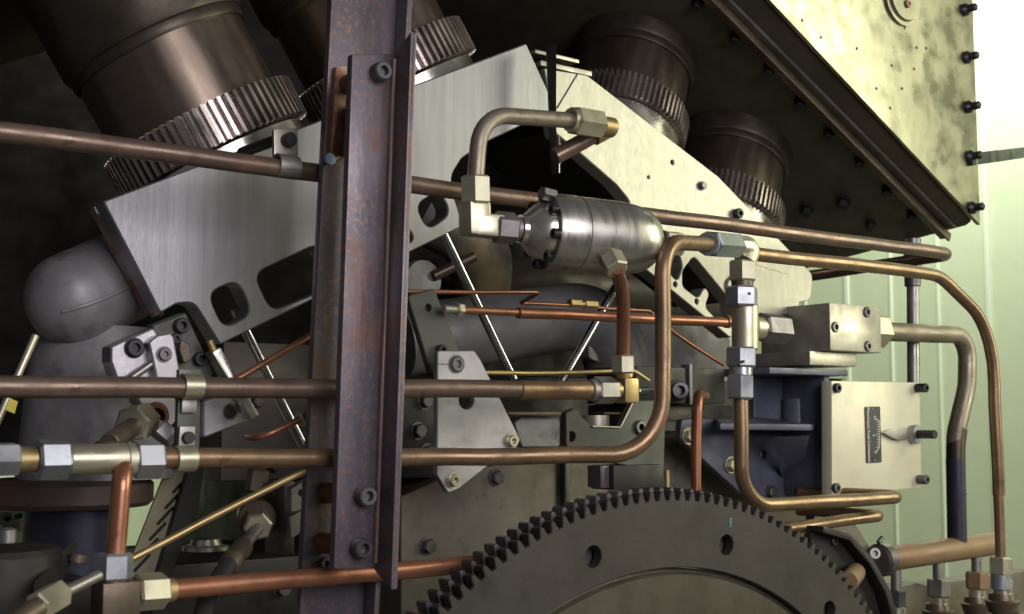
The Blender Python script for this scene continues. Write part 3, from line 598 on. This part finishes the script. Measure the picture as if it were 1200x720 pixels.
# dark guard plate right of the gear
gp = thing('guard_plate', 'dark slanting guard plate close behind the right side of the ring gear', 'guard', P(1000, 700, 1.31))
mb = MB(); o_ = [(952, 616), (984, 625), (1010, 654), (1030, 690), (1044, 740), (1020, 740), (1000, 700), (975, 665), (950, 640)]
mb.prism([P(x, y, 1.30) for x, y in o_], V((0, .012, 0))); mb.build('plate', M['dark'], gp, bevel=.002)
mb = MB(); mb.prism([P(x, y, 1.299) for x, y in ((952, 616), (984, 625), (1010, 654), (1030, 690), (1044, 740), (1038, 740), (1024, 692), (1006, 660), (982, 632), (951, 623))], V((0, -.022, 0))); mb.build('rim', M['dark'], gp, bevel=.001)
bolt(gp, P(976, 634, 1.30), FRONT, .007, .006, 'boltgrey')
mb = MB(); mb.cyl(P(1003, 671, 1.29), P(994, 682, 1.22), .015); mb.build('pin', M['tan'], gp)
mb = MB(); mb.prism([P(955, 598, 1.47), P(992, 596, 1.47), P(1020, 642, 1.47), P(1024, 680, 1.47), P(950, 650, 1.47)], V((0, .02, 0)))
single(mb, 'gusset_plate', M['olive'], 'olive triangular gusset under the looped pipes right of the gear', 'gusset', bevel=.003)
lo_ = pipe('hydraulic_pipe', 'short copper pipe looped below the bracket just above the guard plate', [P(900, 623, 1.33), P(1034, 604, 1.33), P(1034, 604, 1.33)+V((-.01, .17, 0))], .0098, 'brownpipe', .02)

# ================================================================== RING GEAR
YG = 1.2
GX, GZ, GR = 1.1857, 1.3-.6812, .588
rg = thing('ring_gear', 'big dark toothed flywheel ring gear filling the bottom of the view', 'gear', (GX, YG, GZ))
N = 196; o = []; dl = 2*pi*GR/N
for i in range(N):
    for da, r in ((-.34, GR-.0122), (-.25, GR-.0075), (-.19, GR-.003), (-.09, GR-.0003), (.09, GR-.0003), (.19, GR-.003), (.25, GR-.0075), (.34, GR-.0122)):
        a = 2*pi*(i+da)/N; o.append((GX+r*cos(a), GZ+r*sin(a)))
def holes(R, n, r, a0): return [[(GX+R*cos(a0+k*2*pi/n)+r*cos(j*pi/12), GZ+R*sin(a0+k*2*pi/n)+r*sin(j*pi/12)) for j in range(24)] for k in range(n)]
ha, hb, hc = P(696, 655, YG), P(852, 637, YG), P(963, 709, YG)
def pol(p): return hypot(p.x-GX, p.z-GZ), atan2(p.z-GZ, p.x-GX)
print('holes', pol(ha), pol(hb), pol(hc))
RI = .489
inner = [(GX+RI*cos(j*pi/90), GZ+RI*sin(j*pi/90)) for j in range(180)]
(ra, aa), (rb_, ab) = pol(ha), pol(hb); stp = aa-ab
mb = MB(); mb.xzplate(o, [inner]+[[(GX+(ra+rb_)/2*cos(aa-k*stp)+.0135*cos(j*pi/12), GZ+(ra+rb_)/2*sin(aa-k*stp)+.0135*sin(j*pi/12)) for j in range(24)] for k in range(-1, 5)], YG, .016, .0012); mb.build('toothed_rim', M['gear'], rg, angle=40)
mb = MB(); ax_ = V((0, 1, 0)); cg = V((GX, YG, GZ))
mb.lathe(cg, ax_, [(.005, 0), (.005, RI-.010), (.011, RI-.006), (.0125, RI-.0015), (.015, RI-.0015), (.015, 0)], 180); mb.build('web_disc', M['gearweb'], rg)
mb = MB(); mb.xzplate([(GX+(x-GX)*1.007, GZ+(z-GZ)*1.007) for x, z in o], [inner], YG+.020, .022, .001); mb.build('rear_rim', M['gearrim'], rg, angle=40)

mb = MB(); mb.prism([P(854.5, 607, YG-.0004), P(858, 607, YG-.0004), P(857.5, 618, YG-.0004), P(855, 618, YG-.0004)], V((0, .0003, 0))); mb.build('paint_mark', M['teal'], rg)
# ================================================================== CAST PIPES and crankcase behind
def castp(label, pts, r, f, m='iron', nm='exhaust_elbow'):
    t = thing(nm, label, 'exhaust elbow', pts[-1], 'cast exhaust elbows'); mb = MB(); mb.tube(pts, r, f, 40, 12); mb.build('casting', M[m], t); return t
el = thing('exhaust_elbow', 'fat grey cast elbow with rounded end at the left edge', 'exhaust elbow', P(90, 350, 1.58), 'cast exhaust elbows')
ea, eb = P(262, 270, 1.70), P(84, 352, 1.60); L = (eb-ea).length; r = .0600
mb = MB(); mb.lathe(ea, eb-ea, [(0, 0), (0, r*1.04), (L*.5, r*1.02)]+[(L+r*.9*sin(q*pi/24), r*cos(q*pi/24)) for q in range(13)], 48); mb.build('casting', M['iron'], el)
mb = MB(); mb.tube([P(150, 308, 1.594), P(120, 319, 1.565), P(85, 338, 1.532), P(62, 355, 1.522), P(60, 375, 1.53)], .003, .04); 
mb = MB(); ed = (eb-ea).normalized(); en = (CAM-eb); en = (en-ed*en.dot(ed)).normalized(); en = (en+ed.cross(en)*-.25).normalized()
sp = [ea+ed*(L*q)+en*r*1.02 for q in (.5, .6, .7, .8, .9, 1)]+[ea+ed*(L+r*.9*sin(q))+en*r*cos(q)*1.005 for q in (.25, .5, .75, 1.0)]
mb.tube(sp, .0024, 0, 8); mb.build('casting_seam', M['iron'], el)
cy = thing('exhaust_cylinder', 'tall grey cylinder with rusty flange below the left cast elbow', 'cylinder', P(110, 640, 1.62))
yc0 = 1.64
mb = MB(); cx = P(112, 560, yc0); tz = P(112, 385, yc0).z; mb.lathe(V((cx.x, yc0, cx.z)), V((0, 0, 1)), [(0, 0), (0, .098), ((tz-cx.z)*.8, .086), (tz-cx.z, .07), (tz-cx.z, 0)], 48); mb.build('barrel', M['iron'], cy)
fz = P(100, 592, yc0).z; cx = P(80, 570, yc0); mb = MB(); mb.lathe(V((cx.x, yc0, fz)), V((0, 0, 1)), [(0, 0), (0, .099), (.006, .105), (.028, .105), (.034, .099), (.034, 0)], 48); mb.build('flange', M['flange'], cy, label='rusty round flange')
mb = MB(); cx = P(86, 650, yc0); mb.lathe(V((cx.x, yc0, cx.z-.1)), V((0, 0, 1)), [(0, .060), (.17, .062), (.18, 0)], 40); mb.build('lower_pipe', M['bluedark'], cy)
e2 = castp('dark cast elbow under the inlet fittings right of the column', [P(500, 250, 1.80), P(566, 285, 1.75), P(560, 372, 1.84), P(540, 390, 1.95)], .054, [.08, .06], 'irongold')
mb = MB(); mb.tube([P(508, 324, 1.725), P(556, 301, 1.70)], .009); mb.build('clip_band', M['bronze'], e2)
e3 = castp('dark cast elbow curving low behind the pushrods', [P(470, 400, 1.80), P(706, 366, 1.72), P(742, 490, 1.72)], .060, .085, 'iron')
e4 = castp('dark cast branch under the filter running to the right', [P(480, 345, 2.0), P(700, 335, 2.0), P(900, 350, 2.0)], .065, .1, 'iron2')  # darker iron than the other elbows, shade put into its colour
mb = MB(); mb.lathe(P(492, 330, 1.74), FRONT, [(0, 0), (0, .036), (.012, .034), (.014, .012), (.014, 0)], 32)
single(mb, 'end_cover', M['iron'], 'pale worn round cover tucked behind the right edge of the column', 'cover')
mb = MB(); mb.plate([(690, 350), (800, 372), (856, 398), (856, 440), (740, 440), (690, 420)], [(780, 392, .005)], 1.70, .02, rnd=.01)
single(mb, 'inspection_cover', M['iron'], 'mottled grey flat cover behind the sweeping pipe', 'cover')
cr = thing('crankcase', 'oily dark crankcase front behind the ring gear', 'crankcase', P(650, 760, 1.8))
zt = P(600, 440, 1.95).z; xl, xr = P(213, 600, 2.49).x, P(945, 500, 1.95).x
mb = MB(); mb.box(V(((xl+xr)/2, 2.22, (zt+.25)/2)), V(((xr-xl)/2, 0, 0)), V((0, .27, 0)), V((0, 0, (zt-.25)/2))); mb.build('block', M['dark'], cr, bevel=.01)
mb = MB(); mb.plate([(470, 582), (520, 560), (600, 540), (602, 494), (610, 488), (663, 488), (664, 535), (800, 505), (850, 560), (950, 600), (955, 790), (470, 790)], [], 1.60, .25, rnd=.004); mb.build('front_wall', M['olive'], cr)
mb = MB(); mb.fbox(662, 488, 668, 640, 1.588, .014); mb.build('rib', M['iron2'], cr, bevel=.002)
mb = MB(); mb.plate([(603, 496), (611, 490), (656, 491), (656, 524), (612, 524)], [], 1.592, .01, rnd=.006); mb.build('pad', M['iron'], cr)
mb = MB(); mb.fbox(596, 483, 660, 487, 1.57, .03); mb.fbox(708, 483, 731, 486, 1.57, .03); mb.build('ledge', M['bronze'], cr, bevel=.001)
mb = MB(); zz = P(250, 667, 1.7).z; mb.fbox(180, 664, 440, 760, 1.68, .3); mb.build('sump_edge', M['dark'], cr, bevel=.004)
mb = MB(); mb.fbox(470, 445, 520, 560, 1.62, .2); mb.build('side_housing', M['dark'], cr, bevel=.004)
mb = MB(); mb.fbox(262, 400, 400, 560, 1.9, .1); mb.build('tappet_wall', M['iron2'], cr, bevel=.004)
for x, y, Y in ((300, 470, 1.9), (330, 455, 1.9), (320, 545, 1.9), (497, 470, 1.62), (500, 530, 1.62), (489, 505, 1.62), (640, 650, 1.6), (500, 640, 1.6), (580, 560, 1.6), (215, 690, 1.68), (330, 690, 1.68), (275, 685, 1.68)): hexbolt(cr, P(x, y, Y), FRONT, .011, .013, 'boltgrey')
cb = thing('shaft_housing', 'dark square shaft housing with shiny plug, left of the fitting stack', 'housing', P(800, 470, 1.5))
mb = MB(); mb.fbox(745, 429, 850, 474, 1.50, .12); mb.build('body', M['dark'], cb, bevel=.003)
mb = MB(); mb.fbox(808, 427, 812, 474, 1.495, .02); mb.build('joint_strip', M['iron'], cb, bevel=.0005)
mb = MB(); p = P(793, 458, 1.50); mb.lathe(p, V((-.5, -.86, 0)), [(0, .018), (.008, .018), (.010, .013), (.024, .013), (.024, .008), (.012, .007), (.012, 0)], 26); mb.build('plug', M['boltgrey'], cb)
mb = MB(); mb.cyl(P(746, 459, 1.44), P(772, 458, 1.47), .0065); mb.build('pin', M['chrome'], cb)
mb = MB(); mb.fbox(735, 474, 860, 494, 1.56, .1); mb.build('foot', M['iron2'], cb, bevel=.004)

# green bracket under the sweep of the pipe
gb = thing('green_bracket', 'dark green bracket plate with a wide notch above the ring gear', 'bracket', P(720, 550, 1.42))
mb = MB(); mb.plate([(663, 484), (675, 478), (682, 488), (695, 501), (727, 501), (742, 470), (766, 469), (780, 493), (778, 554), (720, 543), (712, 526), (664, 524)], [(670, 512, .0075)], 1.42, .012, rnd=.006); mb.build('plate', M['green'], gb)
mb = MB(); mb.tube([P(694, 500, 1.418), P(727, 501, 1.418), P(741, 473, 1.418)], .0016, .006); mb.build('bright_edge', M['zinc'], gb)
bolt(gb, P(749, 501, 1.42), FRONT, .011, .006, 'boltgrey'); 
mb = MB(); mb.fbox(719, 546, 778, 572, 1.40, .05); mb.build('lower_block', M['dark'], gb, bevel=.002)
mb = MB(); mb.fbox(704, 546, 716, 572, 1.41, .03); mb.build('spacer', M['column'], gb, bevel=.002)
mb = MB(); mb.cyl(P(782, 580, 1.36), P(781.5, 551, 1.36), .0042); single(mb, 'locating_pin', M['brass'], 'small brass pin standing behind the gear teeth', 'pin')
mb = MB(); c = P(697, 490, 1.46); mb.lathe(c, V((0, 0, 1)), [(-.012, 0), (-.012, .022), (.004, .022), (.004, 0)], 30); single(mb, 'bearing_cap', M['block'], 'small pale disc set in the notch of the green bracket', 'cap')
sb = pipe('drain_pipe', 'short upright copper pipe between the sweeping pipe and the blue bracket', [P(826, 463, 1.47), P(817.5, 463, 1.40), P(816, 585, 1.40)], .0082, 'copper', .03, group='drain pipes')

# lever plate
lv = thing('lever_plate', 'grey pointed steel plate with bolts crossed by the two level pipes', 'plate', P(550, 570, 1.40))
mb = MB(); mb.plate([(513, 411), (556, 411), (563, 421), (610, 515), (607, 522), (567, 550), (538, 573), (525, 578), (512, 557)], [(547, 469, .0125)], 1.40, .010, rnd=.005); mb.build('plate', M['greymet'], lv)
bolt(lv, P(535, 427, 1.40), FRONT, .0105, .004, 'boltgrey', washer=.0125); bolt(lv, P(599, 517, 1.40), FRONT, .0085, .007, 'zinc', washer=.011); bolt(lv, P(531, 563, 1.40), FRONT, .0085, .007, 'zinc', washer=.011)
mb = MB(); mb.fbox(513, 426.4, 529, 427.6, 1.3992, .002); mb.build('slot', M['bolt'], lv)
am = thing('link_arm', 'dark green-grey flat arm leaning behind the grey lever plate', 'arm', P(510, 420, 1.44))
mb = MB(); mb.plate([(478, 347), (509, 338), (541, 418), (506, 440)], [(502, 361, .005)], 1.44, .012, rnd=.006); mb.build('arm', M['green'], am)
bolt(am, P(515, 411, 1.44), FRONT, .008, .01, 'bolt')

# ================================================================== THIN TUBES and rods
def thin(label, pts, r, m, f=.02, name='thin_tube'): 
    t = thing(name, label, 'tube', pts[0], 'thin tubes'); mb = MB(); mb.tube(pts, r, f, 12); mb.build('tube', M[m], t); return t
t1 = thing('control_tube', 'reddish copper tube ending at the fitting stack, threaded silver end at its left', 'tube', P(541, 363, 1.42), 'thin tubes')
mb = MB(); mb.tube([P(540, 363.5, 1.42), P(609, 366.5, 1.42)], .0055, 0, 14); mb.tube([P(607, 366.5, 1.42), P(856, 378, 1.42)], .0078, 0, 16); mb.build('tube', M['copper'], t1)
mb = MB(); mb.cyl(P(520, 362, 1.42), P(537, 363, 1.42), .0052); mb.hexn(P(535, 363, 1.42), P(542, 363.3, 1.42), .0095); mb.build('fitting', M['zinc'], t1)
mb = MB(); mb.cyl(P(850, 377, 1.42), P(854, 377.5, 1.42), .0105); mb.build('flare', M['copper'], t1)
t2 = thin('thin brown capillary tube with a brass union, folded back under the filter', [P(470, 342, 1.45), P(632, 343, 1.45), P(610, 355, 1.53), P(672, 358, 1.53), P(760, 365, 1.53), P(790, 390, 1.53), P(848, 428, 1.53)], .0030, 'copper', .012)
mb = MB(); mb.hexn(P(667, 355.5, 1.53), P(680, 356.5, 1.53), .0075); mb.hexn(P(684, 357, 1.53), P(699, 358, 1.53), .0075); mb.cyl(P(678, 356.5, 1.53), P(686, 357, 1.53), .005); mb.build('union', M['brass'], t2)
t3 = thin('thin brass tube running level behind the upper pipe', [P(540, 435.5, 1.45), P(620, 438, 1.45), P(680, 437, 1.45), P(742, 435, 1.45), P(760, 447, 1.45)], .0034, 'brass', .03)
t4 = thin('thin copper rod slanting from behind the column over the rack', [P(372, 388, 1.40), P(262, 453, 1.40)], .0042, 'copper')
t5 = thing('thin_tube', 'short copper rod with pale nut between the two level pipes', 'tube', P(320, 500, 1.36), 'thin tubes'); mb = MB(); mb.tube([P(355, 490, 1.36), P(305, 514, 1.36), P(290, 512, 1.40)], .0040, .02, 12); mb.build('tube', M['copper'], t5)
mb = MB(); mb.hexn(P(350, 492, 1.36), P(359, 488, 1.36), .0105); mb.build('nut', M['zinc'], t5)
t6 = thin('long straight brass tube slanting across the lower left', [P(358, 551, 1.30), P(150, 657, 1.30)], .0042, 'brass')
def rod(label, a, b, r=.0068): 
    mb = MB(); mb.cyl(a, b, r); return single(mb, 'pushrod', M['chrome'], label, 'pushrod', 'polished pushrods')
rod('shiny pushrod right of the column, leaning to the lower right', P(517, 268, 1.55), P(602, 445, 1.55))
rod('shiny pushrod under the filter, leaning to the lower left', P(728, 325, 1.60), P(650, 462, 1.60))
rod('shiny pushrod left of the column, rising into the beam slot', P(275, 362, 1.56), P(362, 535, 1.56))
ys = thing('sight_rod', 'bright slanting rod with a yellow tag at the left edge', 'rod', P(0, 500, 1.45))
mb = MB(); mb.cyl(P(42, 393, 1.45), P(-8, 505, 1.45), .0042); mb.build('rod', M['zinc'], ys)
mb = MB(); mb.prism([P(10, 466, 1.446), P(21, 471, 1.446), P(17, 485, 1.446), P(6, 480, 1.446)], V((0, .003, 0))); mb.build('tag', M['yellow'], ys)

# ================================================================== LEFT LINKAGE under the beam
lk = thing('lever_bracket', 'light grey bolted lever bracket above the upper level pipe at the left', 'bracket', P(170, 445, 1.42))
mb = MB(); mb.plate([(130, 406), (180, 384), (187, 396), (192, 446), (138, 446), (130, 424)], [], 1.42, .03, bev=.002, rnd=.004); mb.build('cheek', M['greymet'], lk)
mb = MB(); mb.plate([(174, 401), (184, 393), (200, 390), (204, 395), (213, 446), (184, 446)], [], 1.405, .03, bev=.002, rnd=.004); mb.build('clamp_half', M['greymet'], lk)
mb = MB(); mb.plate([(178, 381), (218, 366), (250, 436), (240, 470), (205, 470), (190, 440)], [], 1.455, .02, bev=.002, rnd=.004); mb.build('back_plate', M['green'], lk)
mb = MB(); mb.tube([P(154, 443, 1.412), P(177, 427, 1.412)], .0045); mb.build('screw', M['nut2'], lk)
bolt(lk, P(157, 408, 1.42), FRONT, .0105, .007, 'bolt', washer=.012); bolt(lk, P(192, 415.5, 1.405), FRONT, .0075, .005, 'boltgrey', washer=.0095)
bolt(lk, P(211, 382, 1.455), FRONT, .0095, .009, 'bolt'); bolt(lk, P(233, 421, 1.455), FRONT, .0085, .009, 'bolt'); bolt(lk, P(204, 397, 1.42), FRONT, .006, .008, 'bolt')
mb = MB(); mb.plate([(212, 396), (222, 404), (226, 420), (216, 428), (210, 410)], [], 1.44, .02, rnd=.005); mb.build('cam', M['bronze'], lk)
rk = thing('toothed_rack', 'bright serrated rack bar hanging from the left beam over a purple-grey block', 'rack', P(275, 490, 1.44))
mb = MB(); a, b = P(249, 411, 1.43), P(294, 489, 1.43); dd = (b-a).normalized(); sv = V((0, 1, 0)); uv = dd.cross(sv)
mb.box((a+b)/2, dd*((b-a).length/2), sv*.012, uv*.0055)
for k in range(26): mb.box(a+dd*(.004+k*(b-a).length*.55/26)+sv*-.0125, dd*.0009, sv*.0012, uv*.0048)
mb.build('bar', M['land'], rk, bevel=.0006)
mb = MB(); mb.cyl(P(245, 399, 1.43), P(251, 413, 1.43), .0045); mb.build('threaded_end', M['brass'], rk)
mb = MB(); mb.plate([(238, 470), (278, 455), (292, 493), (238, 514)], [(270, 483, .0085)], 1.455, .05, bev=.002, rnd=.004); mb.build('guide_block', M['greymet'], rk)
ln = thing('linkage_shaft', 'knuckle of shafts and hexagon nuts below the grey lever bracket', 'linkage', P(170, 510, 1.36))
mb = MB(); mb.plate([(158, 464), (205, 460), (212, 490), (196, 505), (175, 490)], [], 1.41, .03, bev=.002, rnd=.006); mb.build('knuckle', M['nut2'], ln)
mb = MB(); p = P(183.5, 488, 1.385); mb.lathe(p, V((-.35, -.9, -.1)), [(-.03, .014), (0, .014), (.001, .0095), (-.02, .0085), (-.02, 0)], 24); mb.build('tube_end', M['rust'], ln)
mb = MB(); a, b = P(168, 492, 1.39), P(154, 498, 1.36); mb.hexn(a, b, .021, .2); mb.build('nut', M['zinc'], ln)
mb = MB(); mb.cyl(P(165, 494, 1.38), P(128, 520, 1.31), .0105); mb.build('shaft', M['bronze'], ln)
mb = MB(); a, b = P(186, 515, 1.37), P(199, 501, 1.37); mb.hexn(a, b, .015, .2); mb.build('lock_nut', M['greymet'], ln)
mb = MB(); c = P(127, 524, 1.31); mb.lathe(c+V((0, 0, -.012)), V((0, 0, 1)), [(0, .022), (.010, .020), (.018, .012), (.018, 0)], 28); mb.build('domed_cap', M['bronze'], ln)
# slotted strip
vs = thing('slotted_strip', 'slanting sheet metal strip with louvre slots beside the bright gap', 'vent strip', P(170, 690, 1.62))
mb = MB(); SLT = []
for k in range(6):
    cxs, cys = 213-k*9.2, 566+k*18.5
    SLT.append([(cxs-12, cys+11), (cxs+8, cys-10), (cxs+10, cys-7), (cxs-9, cys+13)])
mb.plate([(199, 540), (232, 540), (222, 590), (180, 700), (132, 700), (160, 640)], SLT, 1.62, .004, bev=.0004, hr=.002); mb.build('strip', M['strip'], vs)
mb = MB(); mb.plate([(200, 541), (231, 541), (221, 590), (179, 699), (134, 699), (161, 640)], [], 1.625, .003, bev=.0004); mb.build('slot_shade_sheet', M['dark'], vs)  # added dark sheet, gives the louvre slots their black shade
mb = MB(); mb.plate([(222, 545), (240, 545), (232, 600), (190, 700), (176, 700)], [], 1.61, .02); mb.build('edge_rail', M['dark'], vs)
# flexible hose
hz = thing('flexible_hose', 'dark rubber hose with crimped end and silver nut behind the brass tube', 'hose', P(245, 720, 1.42))
mb = MB(); mb.tube([P(268, 662, 1.36), P(245, 694, 1.32), P(232, 740, 1.28)], .0105, .1, 18); mb.build('rubber_hose', M['rubber'], hz)
mb = MB(); a, b = P(286, 640, 1.39), P(266, 665, 1.36); d_ = (b-a); L = d_.length; mb.lathe(a, d_, [(0, .008), (0, .0115), (L*.3, .0125), (L*.42, .0095), (L*.55, .0095), (L*.62, .0128), (L*.95, .0122), (L, .011)], 24); mb.build('crimp', M['bronze'], hz)
mb = MB(); mb.cyl(P(303, 618, 1.42), P(284, 642, 1.39), .0075); mb.build('stem', M['nut2'], hz)
mb = MB(); a, b = P(302, 610, 1.45), P(302.5, 618, 1.415); mb.hexn(a, b, .0175, .2); mb.build('nut', M['zinc'], hz)
mb = MB(); a, b = P(300, 600, 1.50), P(301.5, 608, 1.45); mb.cyl(a, b, .024); mb.build('gland', M['bronze'], hz)
mb = MB(); mb.hexn(P(299, 577, 1.47), P(303, 551, 1.47), .0135, .1); mb.build('valve_cap', M['bronze'], hz)
mb = MB(); c = P(241, 641, 1.55); mb.lathe(c, V((0, 0, 1)), [(-.004, 0), (-.004, .030), (.001, .030), (.003, .021), (.010, .018), (.012, 0)], 36); single(mb, 'filler_cap', M['land'], 'shiny low disc on the dark sump top behind the brass tube', 'cap')
pk = thing('plate_lug', 'two small bluish steel lugs against the left side of the column foot', 'lug', P(350, 620, 1.40))
mb = MB(); mb.plate([(341, 573), (358, 562), (360, 596), (341, 601)], [(353, 578, .004)], 1.40, .012, bev=.001, rnd=.003); mb.plate([(339, 606), (360, 594), (360, 620), (341, 632)], [], 1.41, .012, bev=.001, rnd=.003); mb.build('lug_plates', M['greymet'], pk)
mb = MB(); mb.fbox(333, 565, 345, 650, 1.43, .05); mb.build('carrier', M['column'], pk, bevel=.002)

# ================================================================== LOWER LEFT
YL = 1.26
bt = thing('drain_pipe', 'copper pipe dropping from the level fittings to a tee at the lower left', 'pipe', P(140, 640, YL), 'drain pipes')
mb = MB(); mb.tube([P(146, 540, YQ), P(143, 560, YL), P(135, 655, YL)], .0098, .03, 20); mb.build('tube', M['copper'], bt)
mb = MB(); mb.hexn(P(132.5, 680, YL), P(133.5, 648, YL), .0195, .35); mb.build('nut', M['nutblue'], bt)
mb = MB(); a, b = P(114, 683, YL), P(156, 725, YL); mb.box(V(((a.x+b.x)/2, YL, (a.z+b.z)/2)), V(((b.x-a.x)/2, 0, 0)), V((0, .017, 0)), V((0, 0, (a.z-b.z)/2))); mb.cyl(P(132, 688, YL), P(132.5, 678, YL), .014); mb.build('tee_body', M['bronze'], bt, bevel=.003)
bp2 = pipe('hydraulic_pipe', 'reddish copper pipe along the bottom passing in front of the column foot', [P(190, 692.5, 1.27), P(560, 660, 1.29)], .0106, 'copper')
mb = MB(); mb.hexn(P(158, 694.5, 1.265), P(193, 692, 1.268), .0188, .3); mb.build('nut', M['zinc'], bp2)
mb = MB(); mb.cyl(P(191, 692.4, 1.268), P(202, 691.4, 1.27), .0124); mb.build('collar', M['brass'], bp2)
rd = thing('tie_rod', 'thin slanting steel rod with hexagon coupling at the bottom left', 'rod', P(60, 700, 1.2))
mb = MB(); mb.cyl(P(116, 674, 1.21), P(70, 697, 1.19), .0055); mb.build('rod', M['nut2'], rd)
mb = MB(); mb.hexn(P(72, 695, 1.19), P(43, 712, 1.17), .0135, .3); mb.build('coupling', M['zinc'], rd); mb = MB(); mb.cyl(P(46, 711, 1.17), P(10, 735, 1.15), .0095); mb.build('shank', M['bronze'], rd)
tk = thing('oil_cup', 'dark round tank top at the bottom left edge', 'tank', P(0, 720, 1.3))
c = P(-4, 640, 1.32); mb = MB(); mb.lathe(V((c.x, 1.32, c.z-.12)), V((0, 0, 1)), [(0, .062), (.112, .062), (.118, .058), (.118, 0)], 44); mb.build('body', M['dark'], tk)
mb = MB(); c = P(8, 631, 1.28); mb.lathe(c-V((0, 0, .004)), V((0, 0, 1)), [(0, .009), (.012, .009), (.014, .006), (.014, 0)], 20); mb.build('knob', M['nut2'], tk)
mb = MB(); mb.prism([P(84, 634, 1.33), P(86, 640, 1.33), P(70, 680, 1.28), P(44, 715, 1.2), P(36, 715, 1.2), P(40, 682, 1.24)], V((.006, .004, 0)))
single(mb, 'cleaver_plate', M['dark'], 'dark blade-like plate standing beside the round tank top', 'plate', bevel=.001)
mb = MB(); mb.cyl(P(90, 660, 1.30), P(93, 650, 1.30), .009); single(mb, 'small_plug', M['bronze'], 'small bronze plug left of the tee nut', 'plug')
mb = MB(); mb.fbox(-30, 690, 112, 800, 1.36, .16); single(mb, 'sump_block', M['dark'], 'dark sump corner at the bottom left', 'sump', bevel=.006)
gm = thing('distant_machine', 'pale green machine glimpsed at the left edge under the flange', 'machine', P(0, 640, 3.2))
mb = MB(); mb.fbox(-60, 592, 34, 680, 3.2, .4); mb.build('housing', M['wall'], gm, bevel=.02)
mb = MB(); a, b = P(0, 612, 3.19), P(30, 603, 3.19); mb.tube([a, b], .006); mb.build('groove', M['dark'], gm)
for x, y in ((6, 607), (11, 619)): bolt(gm, P(x, y, 3.2), FRONT, .017, .02, 'iron')
mb = MB(); mb.cyl(P(24, 622, 3.19), P(24, 612, 3.19), .012); mb.build('tap', M['brass'], gm)

# ================================================================== LIGHT
def area(name, loc, tgt, size, power, col, sy=None):
    l = bpy.data.lights.new(name, 'AREA'); l.energy = power; l.color = col; l.size = size
    if sy: l.shape = 'RECTANGLE'; l.size_y = sy
    o = bpy.data.objects.new(name, l); COL.objects.link(o); o.location = loc
    o.rotation_euler = (V(tgt)-V(loc)).to_track_quat('-Z', 'Y').to_euler(); return o
area('window_light', (3.55, -.35, 2.15), (1.7, 1.5, 1.35), 1.2, 53, (1, .97, .72), 1.6)
area('room_light', (.75, -1.5, 2.1), (1.0, 1.5, 1.25), 2.0, 62, (.98, .92, .97), 1.4)
area('wall_lamp', (3.58, 2.3, 2.95), (3.75, 2.3, 2.3), .15, 34, (.97, 1, .93), 1.6)
area('rear_fill', (1.5, 5.2, 3.0), (.8, 6.3, 1.2), .6, 60, (1, 1, .9))  # added fill behind the engine to brighten the back wall
area('wall_fill', (2.9, 1.9, 3.1), (3.75, 2.4, 1.1), .7, 17, (1, 1, .92))  # added fill that brightens the boarded wall
W = bpy.data.worlds.new('World'); SC.world = W; W.use_nodes = True
W.node_tree.nodes['Background'].inputs[0].default_value = (.92, .93, 1, 1); W.node_tree.nodes['Background'].inputs[1].default_value = .085
SC.view_settings.view_transform = 'Standard'; SC.view_settings.look = 'None'; SC.view_settings.exposure = 0
SC.cycles.use_denoising = True; SC.cycles.max_bounces = 6
